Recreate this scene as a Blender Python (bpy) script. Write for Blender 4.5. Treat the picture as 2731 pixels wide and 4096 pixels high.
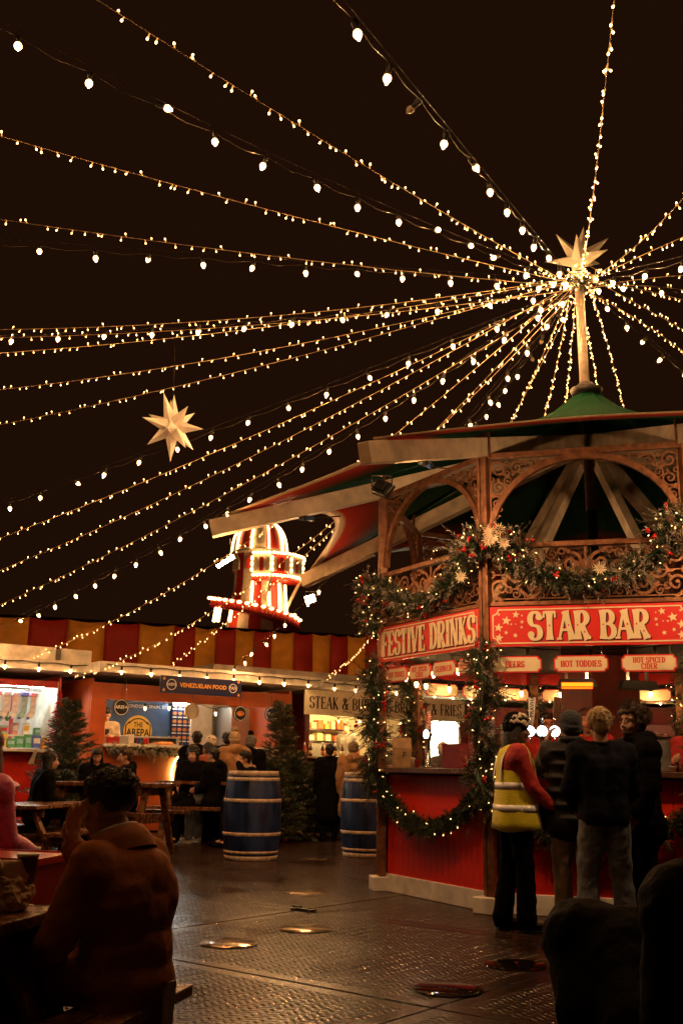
import bpy, bmesh, math, random
import numpy as np
from mathutils import Vector, Matrix, noise
random.seed(7)
rnd = random.random
U = random.uniform
R = math.radians
for o in list(bpy.data.objects): bpy.data.objects.remove(o)
scene = bpy.context.scene
COL = scene.collection
# ------------------------------------------------------------------ camera
PW, PH, FPX, HORIZON, ROLL, CAMZ = 2731, 4096, 4100.0, 3065, 0.016, 1.25
PITCH = math.atan((HORIZON - PH / 2) / FPX)
_fw = Vector((0, math.cos(PITCH), math.sin(PITCH)))
_up0 = Vector((0, -math.sin(PITCH), math.cos(PITCH)))
_rt0 = Vector((1, 0, 0))
_rt = _rt0 * math.cos(ROLL) + _up0 * math.sin(ROLL)
_up = _up0 * math.cos(ROLL) - _rt0 * math.sin(ROLL)
cam_d = bpy.data.cameras.new('camera')
cam = bpy.data.objects.new('camera', cam_d)
COL.objects.link(cam)
cam.matrix_world = Matrix(((_rt.x, _up.x, -_fw.x, 0), (_rt.y, _up.y, -_fw.y, 0), (_rt.z, _up.z, -_fw.z, CAMZ), (0, 0, 0, 1)))
cam_d.sensor_fit = 'VERTICAL'
cam_d.sensor_height = 36.0
cam_d.lens = 36.0 * FPX / PH
cam_d.clip_start = 0.1
cam_d.clip_end = 3000
scene.camera = cam
# ------------------------------------------------------------------ night sky
world = bpy.data.worlds.new('World')
scene.world = world
world.use_nodes = True
wn = world.node_tree.nodes; wl_ = world.node_tree.links
wbg = wn['Background']
sky = wn.new('ShaderNodeTexSky'); sky.sky_type = 'NISHITA'; sky.sun_disc = False
sky.sun_elevation = R(-12); sky.sun_rotation = R(200)
smix = wn.new('ShaderNodeMix'); smix.data_type = 'RGBA'; smix.blend_type = 'ADD'
smix.inputs[0].default_value = 1.0
wl_.new(sky.outputs[0], smix.inputs[6])
smix.inputs[7].default_value = (0.105, 0.036, 0.014, 1)      # town light on low cloud
wl_.new(smix.outputs[2], wbg.inputs[0])
wbg.inputs[1].default_value = 0.060
# ------------------------------------------------------------------ exposure and sampling
scene.view_settings.view_transform = 'Standard'
scene.view_settings.look = 'None'
scene.view_settings.exposure = 0.92
scene.view_settings.gamma = 1.0
scene.render.engine = 'CYCLES'
cy = scene.cycles
cy.use_denoising = True
cy.max_bounces = 5; cy.diffuse_bounces = 3; cy.glossy_bounces = 3; cy.transmission_bounces = 4
cy.caustics_reflective = False; cy.caustics_refractive = False
cy.sample_clamp_indirect = 3.0; cy.sample_clamp_direct = 0.0
cy.use_light_tree = True; cy.volume_bounces = 0; cy.light_sampling_threshold = 0.02
BULB_POWER = 255.0
LED_POWER = 5.0
# ------------------------------------------------------------------ picture <-> place
def ray(x, y): return _fw + _rt * ((x - PW / 2) / FPX) - _up * ((y - PH / 2) / FPX)
def at(x, y, Y):
    d = ray(x, y); return Vector((0, 0, CAMZ)) + d * (Y / d.y)
def onz(x, y, z=0.0):
    d = ray(x, y); return Vector((0, 0, CAMZ)) + d * ((z - CAMZ) / d.z)
# ------------------------------------------------------------------ materials
MATS = {}
def mat(name, col, rough=0.6, metal=0.0, var=0.0, vscale=8.0, bump=0.0, bscale=40.0, emit=None, estr=0.0, spec=0.5, coat=0.0,
        col2=None, stretch=(1, 1, 1), trans=0.0, sheen=0.0, rvar=0.0, sampling=None, alpha=1.0):
    if name in MATS: return MATS[name]
    m = bpy.data.materials.new(name); m.use_nodes = True
    nt = m.node_tree; n = nt.nodes; l = nt.links; b = n['Principled BSDF']
    b.inputs['Base Color'].default_value = (*col, 1); b.inputs['Roughness'].default_value = rough
    b.inputs['Metallic'].default_value = metal; b.inputs['Specular IOR Level'].default_value = spec
    b.inputs['Coat Weight'].default_value = coat; b.inputs['Transmission Weight'].default_value = trans
    if sheen: b.inputs['Sheen Weight'].default_value = sheen
    if alpha < 1: b.inputs['Alpha'].default_value = alpha
    if emit is not None:
        b.inputs['Emission Color'].default_value = (*emit, 1); b.inputs['Emission Strength'].default_value = estr
    if var or bump or rvar:
        tc = n.new('ShaderNodeTexCoord'); mp = n.new('ShaderNodeMapping'); mp.inputs['Scale'].default_value = stretch
        l.new(tc.outputs['Object'], mp.inputs[0])
    if var or rvar:
        nz = n.new('ShaderNodeTexNoise'); nz.inputs['Scale'].default_value = vscale; nz.inputs['Detail'].default_value = 6
        l.new(mp.outputs[0], nz.inputs['Vector'])
    if var:
        rp = n.new('ShaderNodeValToRGB'); c2 = col2 if col2 else tuple(max(0, c * (1 - var)) for c in col)
        c1 = col if col2 else tuple(min(1, c * (1 + var * 0.6)) for c in col)
        rp.color_ramp.elements[0].position = 0.35; rp.color_ramp.elements[1].position = 0.68
        rp.color_ramp.elements[0].color = (*c2, 1); rp.color_ramp.elements[1].color = (*c1, 1)
        l.new(nz.outputs['Fac'], rp.inputs[0]); l.new(rp.outputs[0], b.inputs['Base Color'])
    if rvar:
        mr = n.new('ShaderNodeMapRange'); mr.inputs[1].default_value = .35; mr.inputs[2].default_value = .65
        mr.inputs[3].default_value = max(.03, rough - rvar); mr.inputs[4].default_value = min(1, rough + rvar)
        l.new(nz.outputs['Fac'], mr.inputs[0]); l.new(mr.outputs[0], b.inputs['Roughness'])
    if bump:
        nb = n.new('ShaderNodeTexNoise'); nb.inputs['Scale'].default_value = bscale; nb.inputs['Detail'].default_value = 4
        l.new(mp.outputs[0], nb.inputs['Vector'])
        bp = n.new('ShaderNodeBump'); bp.inputs['Strength'].default_value = bump; bp.inputs['Distance'].default_value = 0.02
        l.new(nb.outputs['Fac'], bp.inputs['Height']); l.new(bp.outputs[0], b.inputs['Normal'])
    if sampling: m.cycles.emission_sampling = sampling
    MATS[name] = m
    return m
def glow(name, col, s, sampling='FRONT'):
    return mat(name, (0.8, 0.8, 0.8), emit=col, estr=s, sampling=sampling)
M_bulb = glow('bulb_glow', (1.0, 0.455, 0.155), BULB_POWER)
M_led = glow('led_glow', (1.0, 0.54, 0.17), LED_POWER)
M_ledbody = mat('led_body', (0.9, 0.6, 0.25), 0.3, emit=(1.0, 0.42, 0.08), estr=0.5, sampling='NONE')
M_bulb2 = glow('small_bulb_glow', (1.0, 0.54, 0.20), 85.0)
M_globe = glow('frosted_globe', (1.0, 0.50, 0.17), 5.5)
M_core = glow('bulb_core', (1.0, 0.455, 0.155), BULB_POWER * 13.0)
M_core2 = glow('small_bulb_core', (1.0, 0.54, 0.20), 85.0 * 11.0)
M_off = mat('dead_globe', (.25, .2, .15), .15, spec=.6)
M_black = mat('black_plastic', (0.012, 0.011, 0.010), 0.45)
M_cable = mat('clear_cable', (0.45, 0.30, 0.16), 0.4)
M_darkcable = mat('dark_cable', (0.05, 0.035, 0.025), 0.25, metal=0.2)
M_cream = mat('cream_paint', (0.72, 0.58, 0.38), 0.55, var=.12, vscale=6, bump=.05)
M_red = mat('red_paint', (0.74, 0.030, 0.012), 0.38, var=.18, vscale=5, bump=.03, bscale=20, rvar=.08)
M_signred = mat('sign_red', (0.66, 0.026, 0.022), 0.42, var=.10, vscale=4)
M_timber = mat('beam_timber', (0.66, 0.52, 0.35), 0.6, var=.28, vscale=5, stretch=(1, 1, 1), bump=.15, bscale=30)
M_wood = mat('table_timber', (0.17, 0.07, 0.025), 0.28, var=.5, vscale=14, bump=.35, bscale=60, rvar=.2)
M_counter = mat('counter_wood', (0.10, 0.045, 0.025), 0.35, var=.35, vscale=12, bump=.1)
M_iron = mat('copper_iron', (0.34, 0.15, 0.07), 0.42, metal=0.55, var=.45, vscale=14, col2=(0.16, 0.065, 0.03), bump=.2, bscale=80)
M_steel = mat('steel', (0.6, 0.6, 0.6), 0.18, metal=1.0, bump=.02)
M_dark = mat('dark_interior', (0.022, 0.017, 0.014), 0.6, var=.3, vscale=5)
M_white = mat('white_paint', (0.76, 0.71, 0.62), 0.5, var=.28, vscale=5, bump=.04)
M_orange = mat('orange_paint', (0.50, 0.095, 0.018), 0.55, var=.2, vscale=3, bump=.05)
# ------------------------------------------------------------------ mesh builder
def wloc(o):
    v = Vector((0, 0, 0))
    while o is not None: v += o.location; o = o.parent
    return v
class MB:
    def __init__(s, M=None): s.v = []; s.f = []; s.m = []; s.M = M; s.sm = []
    def add(s, vs, fs, mi=0, smooth=False):
        k = len(s.v)
        for p in vs:
            p = Vector(p)
            s.v.append(s.M @ p if s.M is not None else p)
        for f in fs: s.f.append([k + i for i in f]); s.m.append(mi); s.sm.append(smooth)
    def box(s, c, sz, mi=0, rot=None):
        x, y, z = sz[0] / 2, sz[1] / 2, sz[2] / 2
        vs = [Vector((i, j, k)) for i in (-x, x) for j in (-y, y) for k in (-z, z)]
        if rot is not None: vs = [rot @ p for p in vs]
        c = Vector(c)
        s.add([p + c for p in vs], [(0, 1, 3, 2), (4, 6, 7, 5), (0, 4, 5, 1), (2, 3, 7, 6), (0, 2, 6, 4), (1, 5, 7, 3)], mi)
    def bbox(s, a, b, mi=0):
        s.box([(a[i] + b[i]) / 2 for i in range(3)], [abs(b[i] - a[i]) for i in range(3)], mi)
    def beam(s, a, b, w, h, mi=0, up=(0, 0, 1)):
        a = Vector(a); b = Vector(b); d = (b - a); L = d.length; d = d / L
        upv = Vector(up); r = d.cross(upv)
        if r.length < 1e-4: r = d.cross(Vector((1, 0, 0)))
        r.normalize(); u = r.cross(d)
        vs = [p + r * (i * w / 2) + u * (j * h / 2) for p in (a, b) for i in (-1, 1) for j in (-1, 1)]
        s.add(vs, [(0, 1, 3, 2), (4, 6, 7, 5), (0, 4, 5, 1), (2, 3, 7, 6), (0, 2, 6, 4), (1, 5, 7, 3)], mi)
    def tube(s, pts, r, n=6, mi=0, cap=True, smooth=True):
        pts = [Vector(p) for p in pts]; rr = r if isinstance(r, (list, tuple)) else [r] * len(pts)
        vs = []; fs = []; prev = None
        for i, p in enumerate(pts):
            t = (pts[min(i + 1, len(pts) - 1)] - pts[max(i - 1, 0)])
            t = t.normalized() if t.length > 1e-9 else Vector((0, 0, 1))
            if prev is None:
                a = t.cross(Vector((0, 0, 1)))
                if a.length < 1e-3: a = t.cross(Vector((1, 0, 0)))
            else: a = prev - t * prev.dot(t)
            a.normalize(); prev = a; b = t.cross(a)
            for k in range(n):
                q = 2 * math.pi * k / n
                vs.append(p + (a * math.cos(q) + b * math.sin(q)) * rr[i])
        for i in range(len(pts) - 1):
            for k in range(n):
                fs.append((i * n + k, i * n + (k + 1) % n, (i + 1) * n + (k + 1) % n, (i + 1) * n + k))
        if cap:
            fs.append(tuple(range(n - 1, -1, -1))); e = (len(pts) - 1) * n; fs.append(tuple(range(e, e + n)))
        s.add(vs, fs, mi, smooth)
    def lathe(s, prof, o=(0, 0, 0), n=16, mi=0, mis=None, smooth=True, axis=None):
        o = Vector(o); vs = []; rot = axis
        for (r, z) in prof:
            for k in range(n):
                q = 2 * math.pi * k / n; p = Vector((r * math.cos(q), r * math.sin(q), z))
                vs.append(o + (rot @ p if rot is not None else p))
        for i in range(len(prof) - 1):
            fs = [(i * n + k, i * n + (k + 1) % n, (i + 1) * n + (k + 1) % n, (i + 1) * n + k) for k in range(n)]
            k0 = len(s.v)
            if i == 0: s.add(vs, [], mi); base = len(s.v) - len(vs)
            for f in fs: s.f.append([base + a for a in f]); s.m.append(mis[i] if mis else mi); s.sm.append(smooth)
        e = (len(prof) - 1) * n
        s.f.append([base + k for k in range(n - 1, -1, -1)]); s.m.append(mis[0] if mis else mi); s.sm.append(False)
        s.f.append([base + e + k for k in range(n)]); s.m.append(mis[-1] if mis else mi); s.sm.append(False)
    def ell(s, c, r, rot=None, nu=12, nv=8, mi=0, smooth=True):
        if not isinstance(r, (list, tuple)): r = (r, r, r)
        vs = []; fs = []; c = Vector(c)
        for j in range(nv + 1):
            th = math.pi * j / nv
            for k in range(nu):
                q = 2 * math.pi * k / nu
                p = Vector((r[0] * math.sin(th) * math.cos(q), r[1] * math.sin(th) * math.sin(q), r[2] * math.cos(th)))
                if rot is not None: p = rot @ p
                vs.append(c + p)
        for j in range(nv):
            for k in range(nu):
                fs.append((j * nu + k, (j + 1) * nu + k, (j + 1) * nu + (k + 1) % nu, j * nu + (k + 1) % nu))
        s.add(vs, fs, mi, smooth)
    def cap(s, a, ra, b, rb, n=16, mi=0):
        a = Vector(a); b = Vector(b); d = b - a; L = d.length
        if L < 1e-6: s.ell(a, ra, nu=n, nv=6, mi=mi); return
        d = d / L; pts = []; rr = []
        for k in (0, 30, 60): pts.append(a - d * ra * math.cos(R(k))); rr.append(max(1e-3, ra * math.sin(R(k))))
        pts += [a, b]; rr += [ra, rb]
        for k in (60, 30, 0): pts.append(b + d * rb * math.cos(R(k))); rr.append(max(1e-3, rb * math.sin(R(k))))
        s.tube(pts, rr, n, mi)
    def prism(s, poly, th, fr, mi=0, off=0.0):
        # poly: 2D outline; fr: function (x, y, d) -> point; th: thickness
        n = len(poly)
        vs = [fr(x, y, off) for x, y in poly] + [fr(x, y, off + th) for x, y in poly]
        fs = [tuple(range(n)), tuple(range(2 * n - 1, n - 1, -1))] + [(i, (i + 1) % n, n + (i + 1) % n, n + i) for i in range(n)]
        s.add(vs, fs, mi)
    def ribbon(s, pts, ws, th, fr, mi=0, off=0.0):
        # 2D stroke of changing width, extruded
        n = len(pts); L = []; Rr = []
        for i, (x, y) in enumerate(pts):
            x0, y0 = pts[max(i - 1, 0)]; x1, y1 = pts[min(i + 1, n - 1)]
            dx, dy = x1 - x0, y1 - y0; q = math.hypot(dx, dy) or 1e-9; nx, ny = -dy / q, dx / q
            w = (ws[i] if isinstance(ws, (list, tuple)) else ws) / 2
            L.append((x + nx * w, y + ny * w)); Rr.append((x - nx * w, y - ny * w))
        vs = [fr(*p, off) for p in L] + [fr(*p, off) for p in Rr] + [fr(*p, off + th) for p in L] + [fr(*p, off + th) for p in Rr]
        fs = []
        for i in range(n - 1):
            fs += [(i, i + 1, n + i + 1, n + i), (2 * n + i, 3 * n + i, 3 * n + i + 1, 2 * n + i + 1),
                   (i, 2 * n + i, 2 * n + i + 1, i + 1), (n + i, n + i + 1, 3 * n + i + 1, 3 * n + i)]
        fs += [(0, n, 3 * n, 2 * n), (n - 1, 3 * n - 1, 4 * n - 1, 2 * n - 1)]
        s.add(vs, fs, mi)
    def mesh(s, name, mats):
        me = bpy.data.meshes.new(name)
        me.from_pydata([tuple(p) for p in s.v], [], s.f)
        for m in (mats if isinstance(mats, (list, tuple)) else [mats]): me.materials.append(m)
        me.polygons.foreach_set('material_index', s.m)
        me.polygons.foreach_set('use_smooth', s.sm)
        bm = bmesh.new(); bm.from_mesh(me); bmesh.ops.recalc_face_normals(bm, faces=bm.faces); bm.to_mesh(me); bm.free()
        me.update()
        return me
    def build(s, name, mats, parent=None, origin=None, bevel=0.0):
        off = wloc(parent) if parent is not None else (Vector(origin) if origin is not None else Vector((0, 0, 0)))
        for i in range(len(s.v)): s.v[i] = s.v[i] - off
        o = bpy.data.objects.new(name, s.mesh(name, mats)); COL.objects.link(o)
        if parent is not None: o.parent = parent
        else: o.location = off
        if bevel:
            b = o.modifiers.new('bevel', 'BEVEL'); b.width = bevel; b.segments = 2; b.limit_method = 'ANGLE'
        return o
def tag(o, label=None, cat=None, group=None, kind=None):
    if label: o['label'] = label
    if cat: o['category'] = cat
    if group: o['group'] = group
    if kind: o['kind'] = kind
    return o
def thing(name, loc, label, cat, group=None):
    o = bpy.data.objects.new(name, None); o.empty_display_size = .1; COL.objects.link(o); o.location = Vector(loc)
    return tag(o, label, cat, group)
def inst(name, me, parent, M):
    # a piece that shares mesh data; M is its world matrix
    o = bpy.data.objects.new(name, me); COL.objects.link(o); o.parent = parent
    o.matrix_basis = Matrix.Translation(-wloc(parent)) @ M
    return o
def frame(o, u, v):   # local frame: u right, v away, z up
    u = Vector(u); v = Vector(v); o = Vector(o)
    return Matrix(((u.x, v.x, 0, o.x), (u.y, v.y, 0, o.y), (u.z, v.z, 1, o.z), (0, 0, 0, 1)))
def align(d, up=(0, 0, 1)):   # rotation taking +Z to d
    return Vector((0, 0, 1)).rotation_difference(Vector(d).normalized()).to_matrix()
# ------------------------------------------------------------------ lettering
def text_mb(s, size, fr, mi=0, bold=0.02, th=0.004, align_x='CENTER', mb=None, off=0.0, sx=1.0):
    c = bpy.data.curves.new('t', 'FONT'); c.body = s; c.size = size; c.align_x = align_x; c.align_y = 'CENTER'
    c.offset = bold * size; c.resolution_u = 2
    o = bpy.data.objects.new('t', c); me = o.to_mesh()
    vs = [(p.co.x * sx, p.co.y) for p in me.vertices]; fs = [tuple(p.vertices) for p in me.polygons]
    mb = mb or MB()
    mb.add([fr(x, y, off) for x, y in vs], fs, mi)
    o.to_mesh_clear(); bpy.data.objects.remove(o); bpy.data.curves.remove(c)
    return mb
def arc(cx, cy, rx, ry, a0, a1, n=14):
    return [(cx + rx * math.cos(R(a0 + (a1 - a0) * i / n)), cy + ry * math.sin(R(a0 + (a1 - a0) * i / n))) for i in range(n + 1)]
def L_(*p): return [tuple(p[i:i + 2]) for i in range(0, len(p), 2)]
# skeleton capitals: (width, [(polyline, weight or None)], [serif x, y, half width], [ball x, y])
GL = {
 'A': (.62, [(L_(.06, 0, .31, 1), .45), (L_(.31, 1, .56, 0), 1.0), (L_(.14, .34, .48, .34), .4)], [(.06, 0, .1), (.56, 0, .12)], []),
 'B': (.56, [(L_(.12, 0, .12, 1), 1), (L_(.1, .97, .28, .97) + arc(.28, .75, .19, .22, 90, -90), None), (L_(.1, .52, .28, .52) + arc(.28, .27, .24, .25, 90, -90) + L_(.28, .03, .1, .03), None)], [(.12, 0, .1), (.12, 1, .1)], []),
 'C': (.56, [(arc(.32, .5, .26, .49, 50, 310, 22), None)], [], [(.48, .83), (.48, .2)]),
 'D': (.58, [(L_(.12, 0, .12, 1), 1), (L_(.1, .97, .22, .97) + arc(.22, .5, .28, .47, 90, -90, 18) + L_(.22, .03, .1, .03), None)], [(.12, 0, .1), (.12, 1, .1)], []),
 'E': (.52, [(L_(.12, 0, .12, 1), 1), (L_(.1, .97, .46, .97), .42), (L_(.1, .51, .38, .51), .4), (L_(.1, .03, .48, .03), .42), (L_(.45, .99, .45, .8), .35), (L_(.47, .01, .47, .22), .35), (L_(.36, .6, .36, .42), .35)], [(.12, 0, .1), (.12, 1, .1)], []),
 'F': (.50, [(L_(.12, 0, .12, 1), 1), (L_(.1, .97, .46, .97), .42), (L_(.1, .51, .36, .51), .4), (L_(.45, .99, .45, .8), .35), (L_(.35, .6, .35, .42), .35)], [(.12, 0, .13), (.12, 1, .1)], []),
 'G': (.60, [(arc(.32, .5, .26, .49, 50, 320, 22), None), (L_(.5, .05, .5, .42), .9)], [(.5, .42, .1)], [(.48, .83)]),
 'H': (.62, [(L_(.13, 0, .13, 1), 1), (L_(.49, 0, .49, 1), 1), (L_(.13, .5, .49, .5), .4)], [(.13, 0, .11), (.13, 1, .11), (.49, 0, .11), (.49, 1, .11)], []),
 'I': (.28, [(L_(.14, 0, .14, 1), 1)], [(.14, 0, .12), (.14, 1, .12)], []),
 'K': (.60, [(L_(.12, 0, .12, 1), 1), (L_(.14, .42, .48, 1), .45), (L_(.22, .55, .52, 0), 1)], [(.12, 0, .1), (.12, 1, .1), (.48, 1, .1), (.52, 0, .11)], []),
 'L': (.50, [(L_(.12, 0, .12, 1), 1), (L_(.1, .03, .46, .03), .42), (L_(.45, .01, .45, .24), .35)], [(.12, 0, .1), (.12, 1, .12)], []),
 'N': (.62, [(L_(.12, 0, .12, 1), .5), (L_(.12, 1, .5, 0), 1), (L_(.5, 0, .5, 1), .5)], [(.12, 0, .1), (.5, 1, .1), (.1, 1, .09)], []),
 'O': (.60, [(arc(.3, .5, .24, .49, 90, 450, 26), None)], [], []),
 'P': (.54, [(L_(.12, 0, .12, 1), 1), (L_(.1, .97, .27, .97) + arc(.27, .73, .22, .24, 90, -90) + L_(.27, .49, .1, .49), None)], [(.12, 0, .13), (.12, 1, .1)], []),
 'R': (.60, [(L_(.12, 0, .12, 1), 1), (L_(.1, .97, .27, .97) + arc(.27, .74, .21, .23, 90, -90) + L_(.27, .51, .1, .51), None), (L_(.26, .51, .5, 0), 1)], [(.12, 0, .11), (.12, 1, .1), (.51, 0, .1)], []),
 'S': (.52, [(arc(.26, .74, .19, .24, 25, 250, 16) + arc(.26, .26, .2, .24, 75, -160, 16), None)], [], [(.43, .8), (.1, .2)]),
 'T': (.54, [(L_(.27, 0, .27, 1), 1), (L_(.04, .97, .5, .97), .42), (L_(.05, .99, .05, .78), .35), (L_(.49, .99, .49, .78), .35)], [(.27, 0, .12)], []),
 'U': (.60, [(L_(.12, 1, .12, .3) + arc(.3, .28, .18, .27, 180, 360) + L_(.48, .3, .48, 1), None)], [(.12, 1, .1), (.48, 1, .09)], []),
 'V': (.60, [(L_(.08, 1, .3, 0), 1), (L_(.3, 0, .53, 1), .45)], [(.08, 1, .11), (.53, 1, .09)], []),
 'W': (.84, [(L_(.08, 1, .25, 0), 1), (L_(.25, 0, .42, .9), .4), (L_(.42, .9, .58, 0), 1), (L_(.58, 0, .76, 1), .4)], [(.08, 1, .1), (.76, 1, .08)], []),
 '&': (.66, [(L_(.6, .02, .2, .7) + arc(.29, .8, .11, .16, 200, -20, 10) + L_(.36, .66, .16, .44) + arc(.25, .24, .19, .22, 150, 330, 12) + L_(.44, .2, .56, .5), None), (L_(.48, .5, .64, .5), .4)], [], []),
 ' ': (.30, [], [], []),
}
def fancy(s, h, fr, mi=0, thick=.2, thin=.075, track=.03, sx=1.0, th=0.008, off=0.0, mb=None, flare=.5, diamond=None):
    mb = mb or MB(); x = 0.0
    total = sum(GL[c][0] + track for c in s) - track
    x = -total / 2
    k = 0
    for c in s:
        w, st, se, ba = GL[c]
        def g(px, py, d, x=x): return fr((x + px) * h * sx, (py - .5) * h, d)
        for pts, wt in st:
            k += 1
            if len(pts) == 2:      # subdivide stems and flare their ends
                (x0, y0), (x1, y1) = pts; n = 6
                pts = [(x0 + (x1 - x0) * i / n, y0 + (y1 - y0) * i / n) for i in range(n + 1)]
            n = len(pts); ws = []
            for i in range(n):
                a = pts[max(i - 1, 0)]; b = pts[min(i + 1, n - 1)]
                dx, dy = b[0] - a[0], b[1] - a[1]; q = math.hypot(dx, dy) or 1
                t = thin + (thick - thin) * (abs(dy) / q) ** 1.5 if wt is None else thick * wt
                if wt == 1 and flare: t *= 1 + flare * (2 * abs(i / (n - 1) - .5)) ** 3 - .08 * flare
                ws.append(t)
            mb.ribbon(pts, ws, th, g, mi, off + .0003 * (k % 9))
            if wt == 1 and diamond is not None:
                mx, my = pts[n // 2]; q = .035
                mb.prism([(mx - q, my), (mx, my - q * 1.3), (mx + q, my), (mx, my + q * 1.3)], .001, g, diamond, off - .0016)
        for sx_, sy, hw in se:
            k += 1; y0 = sy + (.0 if sy < .5 else -thin * .8)
            mb.prism([(sx_ - hw, y0), (sx_ + hw, y0), (sx_ + hw, y0 + thin * .8), (sx_ - hw, y0 + thin * .8)], th, g, mi, off + .0003 * (k % 9))
        for bx, by in ba:
            k += 1; mb.prism(arc(bx, by, thick * .62, thick * .5, 0, 345, 12), th, g, mi, off + .0003 * (k % 9))
        x += w + track
    return mb, total * h * sx
def text_part(name, s, h, fr, m, parent, **kw):
    mb, w = fancy(s, h, fr, **kw); return mb.build(name, m, parent)
def plain_text(name, s, size, fr, m, parent, bold=.02, align_x='CENTER', sx=1.0):
    return text_mb(s, size, fr, 0, bold, align_x=align_x, sx=sx).build(name, m, parent)
def proj(p):
    v = Vector(p) - Vector((0, 0, CAMZ)); z = v.dot(_fw)
    return PW / 2 + FPX * v.dot(_rt) / z, PH / 2 - FPX * v.dot(_up) / z
# ================================================================== GROUND
def ground_material():
    m = bpy.data.materials.new('wet_trackway'); m.use_nodes = True
    n = m.node_tree.nodes; l = m.node_tree.links; b = n['Principled BSDF']
    tc = n.new('ShaderNodeTexCoord'); sp = n.new('ShaderNodeSeparateXYZ'); l.new(tc.outputs['Object'], sp.inputs[0])
    oi = n.new('ShaderNodeObjectInfo')
    geo = n.new('ShaderNodeNewGeometry')
    def mth(op, a, b_=None, c=None):
        x = n.new('ShaderNodeMath'); x.operation = op
        for i, v in enumerate((a, b_, c)):
            if v is None: continue
            if isinstance(v, (int, float)): x.inputs[i].default_value = v
            else: l.new(v, x.inputs[i])
        return x.outputs[0]
    X, Y = sp.outputs[0], sp.outputs[1]
    # rows of short raised bars, leaning alternately (tread plate)
    row = mth('MULTIPLY', Y, 1 / .058)
    par = mth('SUBTRACT', mth('MULTIPLY', mth('FRACT', mth('MULTIPLY', mth('FLOOR', row), .5)), 4.0), 1.0)   # -1 / +1
    xx = mth('ADD', mth('MULTIPLY', X, 1 / .05), mth('MULTIPLY', mth('FRACT', row), mth('MULTIPLY', par, .55)))
    fx = mth('ABSOLUTE', mth('SUBTRACT', mth('FRACT', xx), .5)); fy = mth('ABSOLUTE', mth('SUBTRACT', mth('FRACT', row), .5))
    hx = mth('SUBTRACT', 1.0, mth('SMOOTH_MIN', mth('MULTIPLY', fx, 3.6), 1.0, .25)); hy = mth('SUBTRACT', 1.0, mth('POWER', mth('MULTIPLY', fy, 2.1), 4.0))
    h = mth('MULTIPLY', hx, mth('MAXIMUM', hy, 0.0))
    # flat borders of each mat
    ex = mth('LESS_THAN', mth('ABSOLUTE', X), 1.09); ey = mth('LESS_THAN', mth('ABSOLUTE', Y), 1.38)
    h = mth('MULTIPLY', h, mth('MULTIPLY', ex, ey))
    nz = n.new('ShaderNodeTexNoise'); nz.inputs['Scale'].default_value = 1.1; nz.inputs['Detail'].default_value = 6; nz.inputs['Roughness'].default_value = .6
    l.new(geo.outputs['Position'], nz.inputs['Vector'])
    wet = n.new('ShaderNodeMapRange'); wet.inputs[1].default_value = .50; wet.inputs[2].default_value = .66
    l.new(nz.outputs['Fac'], wet.inputs[0])                          # standing water where 1
    h2 = mth('MULTIPLY', h, mth('SUBTRACT', 1.0, mth('MULTIPLY', wet.outputs[0], .75)))
    n2 = n.new('ShaderNodeTexNoise'); n2.inputs['Scale'].default_value = 60; n2.inputs['Detail'].default_value = 4; l.new(geo.outputs['Position'], n2.inputs['Vector'])
    hh = mth('ADD', h2, mth('MULTIPLY', n2.outputs['Fac'], .18))
    bp = n.new('ShaderNodeBump'); bp.inputs['Strength'].default_value = 1.0; bp.inputs['Distance'].default_value = .012
    l.new(hh, bp.inputs['Height']); l.new(bp.outputs[0], b.inputs['Normal'])
    rr = n.new('ShaderNodeMapRange'); rr.inputs[3].default_value = .25; rr.inputs[4].default_value = .10
    l.new(wet.outputs[0], rr.inputs[0]); l.new(rr.outputs[0], b.inputs['Roughness'])
    rp = n.new('ShaderNodeValToRGB'); rp.color_ramp.elements[0].color = (.014, .004, .0016, 1); rp.color_ramp.elements[1].color = (.036, .011, .0045, 1)
    rp.color_ramp.elements[0].position = .25; rp.color_ramp.elements[1].position = .8
    n3 = n.new('ShaderNodeTexNoise'); n3.inputs['Scale'].default_value = 3.0; n3.inputs['Detail'].default_value = 8; l.new(geo.outputs['Position'], n3.inputs['Vector'])
    l.new(mth('ADD', mth('MULTIPLY', n3.outputs['Fac'], .75), mth('MULTIPLY', oi.outputs['Random'], .25)), rp.inputs[0]); l.new(rp.outputs[0], b.inputs['Base Color'])
    b.inputs['Specular IOR Level'].default_value = .36
    b.inputs['Metallic'].default_value = .0
    return m
M_ground = mat('wet_earth', (.035, .022, .014), .35, var=.5, vscale=1.2, bump=.5, bscale=14)
M_track = ground_material()
g = MB(); g.add([(-600, -60, -.03), (600, -60, -.03), (600, 900, -.03), (-600, 900, -.03)], [(0, 1, 2, 3)])
ground = tag(g.build('ground', M_ground), kind='structure')
PA = R(39); pu = Vector((math.sin(PA), math.cos(PA), 0)); pv = Vector((math.cos(PA), -math.sin(PA), 0))   # pu along seam A, pv along seam B
cross0 = onz(1210, 3640)
pm = MB(); pm.box((0, 0, -.015), (2.392, 2.992, .03))
panel_me = pm.mesh('ground_panel', M_track)
bv = bmesh.new(); bv.from_mesh(panel_me); bmesh.ops.bevel(bv, geom=[e for e in bv.edges], offset=.006, segments=1, affect='EDGES'); bv.to_mesh(panel_me); bv.free()
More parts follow.
